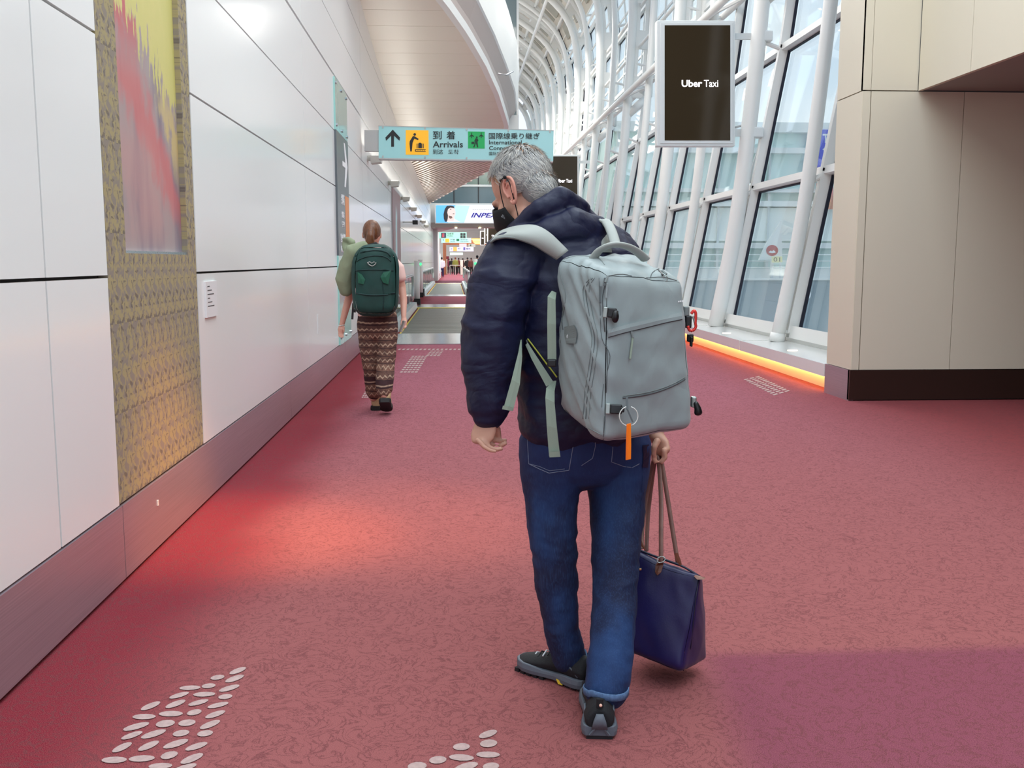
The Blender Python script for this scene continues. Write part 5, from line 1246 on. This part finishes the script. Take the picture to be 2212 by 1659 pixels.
# smooth depth jumps
def relax(Q):
    for _ in range(4): Q = [Q[0]]+[(Q[i-1]+Q[i]*2+Q[i+1])/4 for i in range(1, len(Q)-1)]+[Q[-1]]
    return Q
def atdepth(pts, Q): return [W(x, y, q.y) for (x, y), q in zip(pts, relax(Q))]
Q1 = atdepth(Up, Q1); Q2 = atdepth(Lo, Q2)
MB().ribbon(catmull(Q1, 3), catmull(Q2, 3), .014).build('shoulder_strap', M_strap, pk, True)
e = MB(); e.tube(catmull([q+(CP-q).normalized()*.008 for q in Q2], 3), .0035, 6); e.build('strap_binding', M_packd, pk, True)
# hanging webbing
def web(A, B, Y, m, name, th=.003): MB().ribbon([W(x, y, yy) for (x, y), yy in zip(A, Y)], [W(x, y, yy) for (x, y), yy in zip(B, Y)], th).build(name, m, pk)
web([(1192, 628), (1183, 640), (1182, 700), (1183, 785)], [(1202, 632), (1200, 648), (1201, 700), (1202, 785)], [2.76, 2.73, 2.72, 2.72], M_web, 'webbing_strap')
sideblk(1192, 784, 2.715, .013, .011, M_buck, 'ladder_buckle', .006)
web([(1124, 735), (1120, 760), (1105, 820), (1087, 884)], [(1127, 733), (1128, 770), (1123, 830), (1108, 888)], [2.80, 2.72, 2.70, 2.69], M_web, 'webbing_strap')
web([(1086.5, 876), (1084.5, 884)], [(1109, 880), (1106, 888)], [2.685, 2.685], M_web, 'webbing_end', .008)
web([(1135, 745), (1148, 775), (1180, 835)], [(1140, 740), (1158, 768), (1196, 826)], [2.82, 2.80, 2.76], M_web, 'webbing_strap')
web([(1194, 823), (1180, 838), (1178, 860), (1181, 920), (1186, 986)], [(1202, 822), (1198, 845), (1198, 870), (1203, 925), (1210, 986)], [2.77, 2.72, 2.70, 2.69, 2.69], M_web, 'webbing_strap')
web([(1186, 976), (1187, 988)], [(1209, 975), (1210.5, 987)], [2.683, 2.683], M_web, 'webbing_end', .007)
# small white print at the right edge
for i in range(3): a = cast(pb, 1465+i*4, 653-i*.6, .002, 2.7); MB().box(a, a+V((.0035, .001, .004))).build('print', M_wt, pk)

# orange luggage tag on a clear cord ring
tg = root('luggage_tag', W(1358, 995, 2.52), 'long bright orange luggage tag hanging from the lower zip of the backpack', 'tag')
MB().ribbon([W(1353.5, 916, 2.515), W(1352, 960, 2.515), W(1351.5, 994, 2.515)], [W(1363, 914, 2.515), W(1363.5, 960, 2.515), W(1363, 992, 2.515)], .005).build('tag_body', mat('orange_plastic', S(255, 128, 20), .4), tg, bevel=.001)
MB().ribbon([W(1354.5, 920, 2.508), W(1353.5, 990, 2.508)], [W(1356.5, 920, 2.508), W(1355.5, 990, 2.508)], .002).build('tag_edge', MATS['orange_plastic'], tg)
MB().tube([W(1358+20*math.cos(t*.2617), 899+21*math.sin(t*.2617), 2.515+.004*math.sin(t*.3)) for t in range(19, 42)], .0014, 6).build('cord_ring', mat('clear_cord', S(222, 226, 220), .2), tg, True)
MB().beam(W(1354, 858, 2.53), W(1355, 884, 2.52), .006, .003, V((0, 1, 0))).build('zip_pull', M_zip, tg); MB().beam(W(1355, 884, 2.52), W(1367, 912, 2.515), .004, .003, V((0, 1, 0))).build('clip', M_zip, tg)
# red carabiner
cb = root('carabiner', W(1493, 716, 2.74), 'red carabiner clipped to the right side of the grey backpack', 'carabiner')
MB().tube(catmull([W(x, y, 2.735) for x, y in ((1493, 678), (1499, 671), (1503, 678), (1502, 697), (1503, 706), (1497, 714), (1489, 713), (1486, 704))], 4), .0042, 8).build('frame', mat('carabiner_red', S(222, 60, 52), .3, .3), cb, True)
MB().tube([W(1497, 683, 2.735), W(1501, 698, 2.735)], .0028, 6).build('gate', M_metal, cb); MB().box(W(1489, 748, 2.75), W(1497, 728, 2.73)).build('fob', M_buck, cb, bevel=.003)

# ------------------------------------------------------------------ navy tote in the right hand
tb = root('tote_bag', W(1450, 1452, 2.95), 'navy blue folding tote bag with brown leather handles held in the right hand', 'handbag')
M_tote = mat('tote_nylon', S(20, 16, 72), .40, spec=.5, sheen=.05, var=(4, .2), bump=(240, .2, .001)); M_leath = mat('tote_leather', S(112, 66, 48), .45, var=(20, .15)); M_leath2 = mat('tote_handle', S(128, 92, 82), .4, var=(30, .12)); M_gold = mat('gold_snap', S(214, 190, 130), .25, .9)
Bf = (W(1345, 1405, 2.93), W(1472, 1452, 2.83)); Bb = (W(1400, 1385, 3.12), W(1531, 1425, 3.00)); Tf = (W(1352, 1180, 2.99), W(1512, 1245, 2.88)); Tb = (W(1356, 1177, 3.03), W(1516, 1242, 2.92))
def tt(u, v, w):
    a = (Bf[0]*(1-u)+Bf[1]*u)*(1-v)+(Bb[0]*(1-u)+Bb[1]*u)*v; b = (Tf[0]*(1-u)+Tf[1]*u)*(1-v)+(Tb[0]*(1-u)+Tb[1]*u)*v
    s_ = w**1.35
    return a*(1-w)+b*w + (a-b)*0 + V((0, 0, -.018*math.sin(math.pi*u)*w))
tm = rbox(tt, (.24, .17, .34), .02, 26, .010)
displace(tm, lambda c, n: .006*fold(c, 8, 8, 5, 11)+.004*fold(V((c.x+c.z*.4, c.y, c.z)), 18, 18, 5, 2))
to = put('bag_body', tm, M_tote, tb, True)
tbv = BVHTree.FromPolygons([v.co+WL[tb.name] for v in tm.vertices], [tuple(p.vertices) for p in tm.polygons])
def ts(x, y, off=.004, Y=2.9): return cast(tbv, x, y, off, Y)
MB().tube([ts(x, y, .001) for x, y in ((1509, 1252), (1502, 1300), (1497, 1350), (1492, 1398), (1476, 1448))], .0022, 6).build('side_seam', mat('tote_piping', S(14, 12, 44), .5), tb, True)
MB().tube(catmull([W(x, y, yy) for x, y, yy in ((1368, 1183, 3.0), (1410, 1200, 2.97), (1450, 1214, 2.94), (1480, 1226, 2.92), (1512, 1246, 2.90))], 3), .004, 6).build('top_zip', MATS['tote_piping'], tb, True)
def strap(pts, m=M_leath2, r1=.0075, r2=.003): return MB().chain([(p, r1, r2) for p in catmull(pts, 4)], side=V((.8, -.5, 0)), n=8).build('handle', m, tb, True)
strap([W(1428, 1214, 2.90), W(1428, 1150, 2.93), W(1428, 1080, 2.98), W(1425, 1020, 3.02), W(1421, 992, 3.04), W(1415, 985, 3.06), W(1404, 1030, 3.08), W(1392, 1100, 3.08), W(1386, 1160, 3.05), W(1387, 1185, 3.02)])
strap([W(1464, 1214, 2.94), W(1452, 1140, 2.97), W(1441, 1070, 3.0), W(1431, 1010, 3.03), W(1424, 990, 3.05), W(1416, 988, 3.07), W(1408, 1040, 3.11), W(1400, 1110, 3.12), W(1396, 1190, 3.08)])
def leaf_patch(A, B, name='handle_patch'): MB().ribbon([ts(x, y, .002) for x, y in A], [ts(x, y, .002) for x, y in B], .004).build(name, M_leath, tb)
leaf_patch([(1421, 1212), (1416, 1222), (1415, 1236), (1419, 1242)], [(1433, 1208), (1433, 1220), (1428, 1236), (1421, 1243)])
leaf_patch([(1456, 1196), (1460, 1210), (1468, 1222)], [(1464, 1194), (1470, 1208), (1473, 1220)])
leaf_patch([(1380, 1168), (1384, 1178), (1392, 1188)], [(1386, 1168), (1390, 1178), (1395, 1187)])
MB().ribbon([W(1499, 1245, 2.88), W(1506, 1252, 2.87), W(1520, 1252, 2.86)], [W(1502, 1242, 2.89), W(1512, 1244, 2.885), W(1524, 1248, 2.88)], .004).build('zip_tab', M_leath, tb)
c_ = W(1428, 1209, 2.885); MB().tube([c_+V((.0125*math.cos(t*.4), .004*math.sin(t*.4), .0085*math.sin(t*.4+.3))) for t in range(17)], .0018, 6).build('ring', M_metal, tb, True)
a = ts(1383, 1230, .003); MB().box(a-V((.005, .001, .003)), a+V((.004, .002, .004))).build('snap', M_gold, tb, bevel=.001)
# ------------------------------------------------------------------ the woman ahead
wm = root('person', (-.66, 8.6, 0), 'person with a brown ponytail, pale pink top and patterned trousers walking along the left wall', 'person')
M_wskin = mat('skin_light', S(214, 158, 138), .5); M_tee = mat('tee_pink', S(236, 196, 186), .8)
M_whair = mat('hair_auburn', S(104, 62, 36), .4, var=(30, .35), stretch=(6, 6, 1)); M_boot = mat('boot_tan', S(186, 152, 116), .7, var=(20, .12)); M_bsole = mat('boot_sole', S(26, 22, 22), .7)
q = NG('aztec_cotton', .85); s_ = q.sep(q.objc)
wob = q.math('ADD', s_[2], q.math('MULTIPLY', q.noise(q.objc, 6, 2), .03)); zz = q.math('MULTIPLY', wob, 15.0); bi = q.math('FLOOR', zz); fz = q.math('FRACT', zz)
wn = q.node('ShaderNodeTexWhiteNoise'); wn.noise_dimensions = '1D'; q.lk(bi, wn.inputs['W']); wv = wn.outputs['Value']
tri_ = q.math('MULTIPLY', q.math('ABSOLUTE', q.math('SUBTRACT', q.math('FRACT', q.math('ADD', q.math('MULTIPLY', s_[0], 24.0), wv)), .5)), 2.0)
ln = q.math('ABSOLUTE', q.math('SUBTRACT', fz, q.math('ADD', .25, q.math('MULTIPLY', tri_, q.math('MULTIPLY', wv, .55)))))
cc1 = q.mix(wv, S(58, 28, 32), S(128, 92, 76)); cc1 = q.mix(q.step(fz, .9, .96), cc1, S(40, 20, 24))
cc1 = q.mix(q.math('MULTIPLY', q.step(ln, .13, .07), .8), cc1, S(190, 162, 138)); cc1 = q.mix(q.math('MULTIPLY', q.step(q.noise(q.mapv(q.objc, (30, 30, 46)), 1, 2), .5, .6), .5), cc1, S(52, 28, 32))
q.color(cc1); M_az = q.m
wY = 8.62
b = MB()
b.ball(W(804, 505, wY), (.075, .09, .105)); b.chain([(W(806, 520, wY), .045), (W(808, 545, wY), .05)])
b.chain([(W(810, 545, wY), .07, .05), (W(812, 575, wY), .17, .10), (W(812, 640, wY), .135, .10), (W(814, 690, wY), .16, .11)], n=20)
b.chain([(W(856, 572, wY), .045), (W(868, 620, wY+.02), .036), (W(872, 650, wY-.02), .031), (W(872, 685, wY-.10), .022)]); b.chain([(W(768, 572, wY), .045), (W(755, 640, wY), .036), (W(745, 675, wY-.02), .030), (W(738, 703, wY-.04), .022)])
b.chain([(W(738, 702, wY-.04), .022, .016), (W(736, 712, wY-.05), .028, .018), (W(737, 720, wY-.05), .024, .016)])
for i in range(4): b.chain([(W(732+i*3.0, 718, wY-.06+.01*i), .0085), (W(732+i*3, 727-abs(i-1.5), wY-.07), .008), (W(734+i*2.6, 729-abs(i-1.5), wY-.10), .007)], n=8)
b.chain([(W(743, 706, wY-.06), .009), (W(743, 717, wY-.09), .008)], n=8)
b.chain([(W(872, 685, wY-.10), .022, .016), (W(873, 694, wY-.12), .028, .018), (W(873, 700, wY-.13), .024, .016)])
for i in range(4): b.chain([(W(870+i*2.4, 699, wY-.12+.01*i), .0085), (W(871+i*2.0, 707-abs(i-1.5)*.6, wY-.15), .008), (W(869+i*2.0, 709-abs(i-1.5)*.6, wY-.17), .007)], n=8)
b.chain([(W(868, 692, wY-.12), .009), (W(866, 702, wY-.15), .008)], n=8)
b.chain([(W(792, 690, wY), .07), (W(800, 790, wY+.02), .045), (W(806, 860, wY+.1), .035)]); b.chain([(W(836, 690, wY), .07), (W(834, 780, wY-.1), .045), (W(830, 855, wY-.25), .035)])
put('body', fuse(b, .0065, 2), M_wskin, wm, True)
for x in (784.5, 822): MB().ball(W(x, 508, wY-.0), (.010, .018, .028)).build('ear', M_wskin, wm, True)
h = MB(); h.ball(W(803, 500, wY-.012), (.080, .098, .102), None, 24, 16); h.chain([(W(801, 497, wY-.10), .030), (W(800, 510, wY-.125), .034), (W(799, 525, wY-.13), .040, .022), (W(798, 538, wY-.12), .030, .014)], n=14)
hm_ = fuse(h, .008, 2); displace(hm_, lambda c, n: .003*noise.noise(V((c.x*60, c.y*60, c.z*14)))); put('hair', hm_, M_whair, wm, True)
t_ = MB(); t_.chain([(W(809, 542, wY), .08, .06), (W(812, 562, wY), .175, .10), (W(812, 600, wY), .17, .12), (W(814, 692, wY), .165, .12)], n=24); t_.chain([(W(846, 566, wY), .06), (W(860, 580, wY), .058), (W(864, 600, wY), .056)]); t_.chain([(W(778, 566, wY), .06), (W(764, 585, wY), .058), (W(760, 606, wY), .056)])
put('t_shirt', fuse(t_, .010, 3), M_tee, wm, True)
tr = MB(); tr.chain([(W(815, 676, wY), .165, .12), (W(815, 695, wY), .178, .13), (W(816, 715, wY), .175, .13)], n=24)
tr.chain([(W(796, 705, wY), .095, .11), (W(800, 745, wY+.01), .098, .10), (W(803, 790, wY+.03), .078, .085), (W(805, 825, wY+.07), .072, .075), (W(807, 846, wY+.09), .066, .066), (W(808, 853, wY+.10), .05, .05)], n=20)
tr.chain([(W(838, 705, wY), .088, .11), (W(836, 745, wY-.05), .086, .10), (W(833, 790, wY-.10), .078, .085), (W(831, 822, wY-.18), .076, .078), (W(830, 844, wY-.22), .072, .070), (W(829, 851, wY-.24), .052, .052)], n=20)
tm_ = fuse(tr, .011, 3); displace(tm_, lambda c, n: .009*fold(c, 10, 10, 16, 4)); put('trousers', tm_, M_az, wm, True, label='loose brown patterned trousers gathered at the ankles')
def boot(heel, toe, lift, label):
    heel = V(heel); toe = V(toe); f = toe-heel; L_ = f.length; f.normalize(); s = f.cross(V((0, 0, 1))).normalized(); up = s.cross(f).normalized()
    P = lambda x, y, z: heel+f*x*L_+s*y+up*z
    u = MB(); u.loft([[P(x, math.cos(t*.5236)*w, zc+math.sin(t*.5236)*hh) for t in range(12)] for x, w, zc, hh in ((0, .038, .07, .045), (.05, .048, .075, .055), (.3, .048, .07, .05), (.55, .05, .06, .038), (.8, .044, .048, .026), (1, .02, .038, .014))])
    u.chain([(P(.16, 0, .06), .05), (P(.15, 0, .20), .058)], n=14); uo = put('boot_upper', fuse(u, .008, 2), M_boot, wm, True, label=label)
    so = MB(); so.loft([[P(x, w, 0), P(x, w*1.04, .02), P(x, w*.98, .04), P(x, -w*.98, .04), P(x, -w*1.04, .02), P(x, -w, 0)] for x, w in ((-.04, .036), (.05, .052), (.4, .046), (.7, .056), (.9, .044), (1.02, .014))]); so.build('boot_sole', M_bsole, uo)
    for i in range(3): MB().tube([P(.32+.09*i, -.03, .095-.012*i), P(.33+.09*i, 0, .108-.012*i), P(.32+.09*i, .03, .095-.012*i)], .004, 5).build('lace', M_bsole, uo)
boot((-.705, 8.71, .0), (-.70, 9.02, 0), 0, 'left tan boot flat on the carpet')
boot((-.600, 8.33, .125), (-.60, 8.56, .012), 1, 'right tan boot with its heel lifting')
MB().tube([W(738, 703, wY-.04)+V((.026*math.cos(t*.45), .024*math.sin(t*.45), .004*math.cos(t*.45))) for t in range(15)], .0045, 6).build('bracelet', mat('bracelet_white', S(226, 218, 208), .6), wm, True)
ph_ = root('phone', W(868, 718, wY-.17), 'small phone in the hand of the ponytailed walker', 'phone')
c_ = W(869, 705, wY-.175); MB().obox(c_, V((.012, -.03, 0)), V((.006, .004, .0)), V((.018, 0, .05))).build('case', mat('phone_silver', S(190, 186, 180), .3, .4), ph_, bevel=.004)
# green backpack
gp = root('backpack', W(812, 680, wY-.3), 'dark green backpack on the back of the ponytailed walker', 'backpack')
M_gp = mat('pack_green', S(8, 58, 52), .6, var=(7, .25), bump=(300, .2, .001)); M_gp2 = mat('pack_green_light', S(14, 84, 62), .6); M_gpd = mat('pack_green_dark', S(8, 48, 46), .6)
def gt(u, v, w):
    wd = (.178+.012*math.sin(math.pi*w))*(1-.30*max(0, (w-.72)/.28)**2)*(1-.12*max(0, (.12-w)/.12)); c = W(811, 681-151*w, wY-.12-.24*(1-v)); return c+V(((u-.5)*2*wd, 0, 0))
gme = rbox(gt, (.38, .24, .62), .075, 24, .010); displace(gme, lambda c, n: .007*fold(c, 9, 9, 12, 5)); g_o = put('pack_body', gme, M_gp, gp, True)
gb = BVHTree.FromPolygons([v.co+WL[gp.name] for v in gme.vertices], [tuple(p.vertices) for p in gme.polygons])
z6 = lambda l: [(680+x*.2834, 460+y*.2834) for x, y in l]
def gl(pts, r, m, nm):
    P = [cast(gb, p.x, p.y, .003) for p in catmull([V((x, y, 0)) for x, y in z6(pts)], 3)]; P = [p for p in P if p]
    if len(P) > 2: MB().tube(P, r, 6).build(nm, m, gp, True)
gl([(310, 330), (330, 310), (400, 290), (480, 285), (550, 300), (575, 330)], .007, M_gpd, 'seam'); gl([(320, 370), (360, 345), (450, 325), (540, 335), (580, 370)], .005, M_gpd, 'seam')
gl([(310, 440), (400, 432), (500, 432), (600, 440)], .006, M_gpd, 'compression_strap'); gl([(315, 610), (400, 625), (520, 625), (610, 610)], .007, M_gpd, 'compression_strap'); gl([(520, 440), (515, 540), (525, 620), (520, 740)], .004, M_gpd, 'strap_tail')
for pts in ([(325, 450), (360, 470), (385, 510), (370, 545), (330, 535)], [(580, 440), (520, 455), (500, 490), (520, 530), (560, 545)]):
    P = [cast(gb, x, y, .006, wY-.35) for x, y in z6(pts)]; c_ = sum(P, V())/len(P); m_ = MB(); n = (CP-c_).normalized()
    m_.add(P+[p+n*.012 for p in P]+[c_+n*.02], [(i, (i+1) % 5, 5+(i+1) % 5, 5+i) for i in range(5)]+[(5+i, 5+(i+1) % 5, 10) for i in range(5)]); m_.build('mesh_pocket', M_gp2, gp)
lg = [cast(gb, x, y, .006, wY-.35) for x, y in z6([(400, 378), (420, 372), (435, 384), (450, 372), (468, 380), (452, 398), (436, 405), (418, 398), (400, 378)])]
MB().tube(lg, .003, 5).build('emblem', M_grey, gp); MB().tube([cast(gb, x, y, .006, wY-.35) for x, y in z6([(408, 388), (425, 400), (436, 403), (450, 400), (464, 388)])], .003, 5).build('emblem', M_grey, gp)
MB().chain([(W(797, 530, wY-.18), .012), (W(812, 526, wY-.20), .014), (W(827, 533, wY-.2), .012)], n=8).build('top_handle', M_black, gp, True)
for x0, y0, x1, y1 in ((763, 655, 761, 690), (767, 668, 766, 675)): MB().beam(W(x0, y0, wY-.25), W(x1, y1, wY-.25), .018, .006, V((0, 1, 0))).build('strap_tail', M_black, gp)
MB().chain([(W(850, 560, wY-.2), .02, .03), (W(858, 600, wY-.1), .018, .03), (W(856, 660, wY-.12), .012, .02)]).build('hip_strap', M_gpd, gp, True)
# olive jacket slung over the pack
oj = MB()
oj.chain([(W(790, 534, wY-.20), .05, .03), (W(765, 545, wY-.2), .075, .045), (W(752, 575, wY-.15), .075, .07), (W(744, 605, wY-.12), .075, .075), (W(748, 628, wY-.10), .055, .06)], n=20)
oj.chain([(W(748, 520, wY-.05), .03, .03), (W(752, 535, wY-.1), .05, .035), (W(762, 550, wY-.15), .055, .04)], n=14); oj.chain([(W(742, 517, wY-.1), .012), (W(752, 516, wY-.12), .022), (W(762, 524, wY-.14), .025)], n=12)
om = fuse(oj, .010, 3); displace(om, lambda c, n: .010*fold(c, 9, 9, 9, 2)+.005*fold(c, 24, 24, 12, 6))
put('draped_jacket', om, mat('olive_cloth', S(140, 148, 120), .9, var=(8, .10)), None, True, label='pale olive jacket slung over the left side of the green backpack', category='jacket')

# ------------------------------------------------------------------ distant passengers
def passenger(px, Y, hgt, top, legs, hair, label, wide=1.0, lean=0):
    p = W(px, 600, Y); x = p.x; r = root('person', (x, Y, 0), label, 'person', 'distant passengers')
    k = hgt/1.7; P = lambda dx, dy, z: V((x+dx*k, Y+dy*k, z*k))
    b = MB(); b.ball(P(0, 0, 1.58), (.08*k, .09*k, .11*k)); b.chain([(P(0, 0, 1.5), .05), (P(0, 0, 1.40), .06), (P(0, 0, 1.33), .17*wide, .1), (P(0, 0, .95), .14, .1)], n=14)
    for s_ in (-1, 1): b.chain([(P(s_*.2, 0, 1.36), .05), (P(s_*.25, .0, 1.08), .04), (P(s_*.24, -.03, .85), .035)], n=8); b.chain([(P(s_*.09, 0, .9), .08), (P(s_*.1, s_*.08, .45), .06), (P(s_*.1, s_*.14, .06), .045)], n=8)
    put('body', fuse(b, .022, 1), M_wskin, r, True)
    c = MB(); c.chain([(P(0, 0, 1.42), .10, .08), (P(0, 0, 1.33), .2*wide, .13), (P(0, 0, 1.1), .19*wide, .14), (P(0, 0, .85), .19*wide, .14)], n=14)
    for s_ in (-1, 1): c.chain([(P(s_*.19, 0, 1.36), .07), (P(s_*.26, 0, 1.1), .06), (P(s_*.25, -.03, .9), .05)], n=8)
    put('jacket', fuse(c, .025, 1), mat('far_top', S(*top), .8), r, True)
    l = MB()
    for s_ in (-1, 1): l.chain([(P(s_*.08, 0, .92), .10), (P(s_*.1, s_*.08, .45), .08), (P(s_*.1, s_*.14, .10), .065)], n=8)
    put('trousers', fuse(l, .025, 1), mat('far_legs', S(*legs), .8), r, True)
    for s_ in (-1, 1): MB().chain([(P(s_*.1, s_*.14-.06, .04), .04), (P(s_*.1, s_*.14+.12, .035), .04)], n=8).build('shoe', M_black, r, True)
    MB().ball(P(0, -.015, 1.60), (.088*k, .095*k, .11*k)).build('hair', mat('far_hair', S(*hair), .7), r, True)
passenger(954.5, 84, 1.70, (226, 226, 236), (24, 30, 86), (30, 30, 34), 'distant person in a white top and navy trousers left of the pale cabinet')
passenger(984, 99, 1.76, (130, 132, 60), (22, 20, 24), (104, 56, 44), 'distant person in an olive vest in the middle of the far crowd', 1.15)
passenger(976, 102, 1.68, (30, 30, 36), (22, 20, 24), (30, 28, 30), 'distant person in black left of the olive vest')
passenger(991, 104, 1.72, (96, 30, 34), (30, 26, 30), (40, 26, 26), 'distant person in dark red right of the olive vest')
passenger(970, 109, 1.66, (120, 44, 66), (60, 40, 50), (50, 30, 30), 'distant person in wine red beside the partition screen')
passenger(1000, 107, 1.70, (70, 40, 40), (34, 30, 34), (34, 30, 34), 'distant person in dark brown between the white gate cabinets')
passenger(1010, 96.5, 1.74, (28, 30, 34), (20, 22, 26), (26, 26, 30), 'distant person in dark grey right of the white gate cabinets')
passenger(1018, 95, 1.70, (92, 50, 44), (26, 22, 26), (40, 26, 26), 'distant person in a rust coat near the right newel post')
passenger(1031, 70, 1.78, (16, 18, 24), (16, 18, 24), (14, 14, 18), 'distant dark silhouetted person just left of the near man')
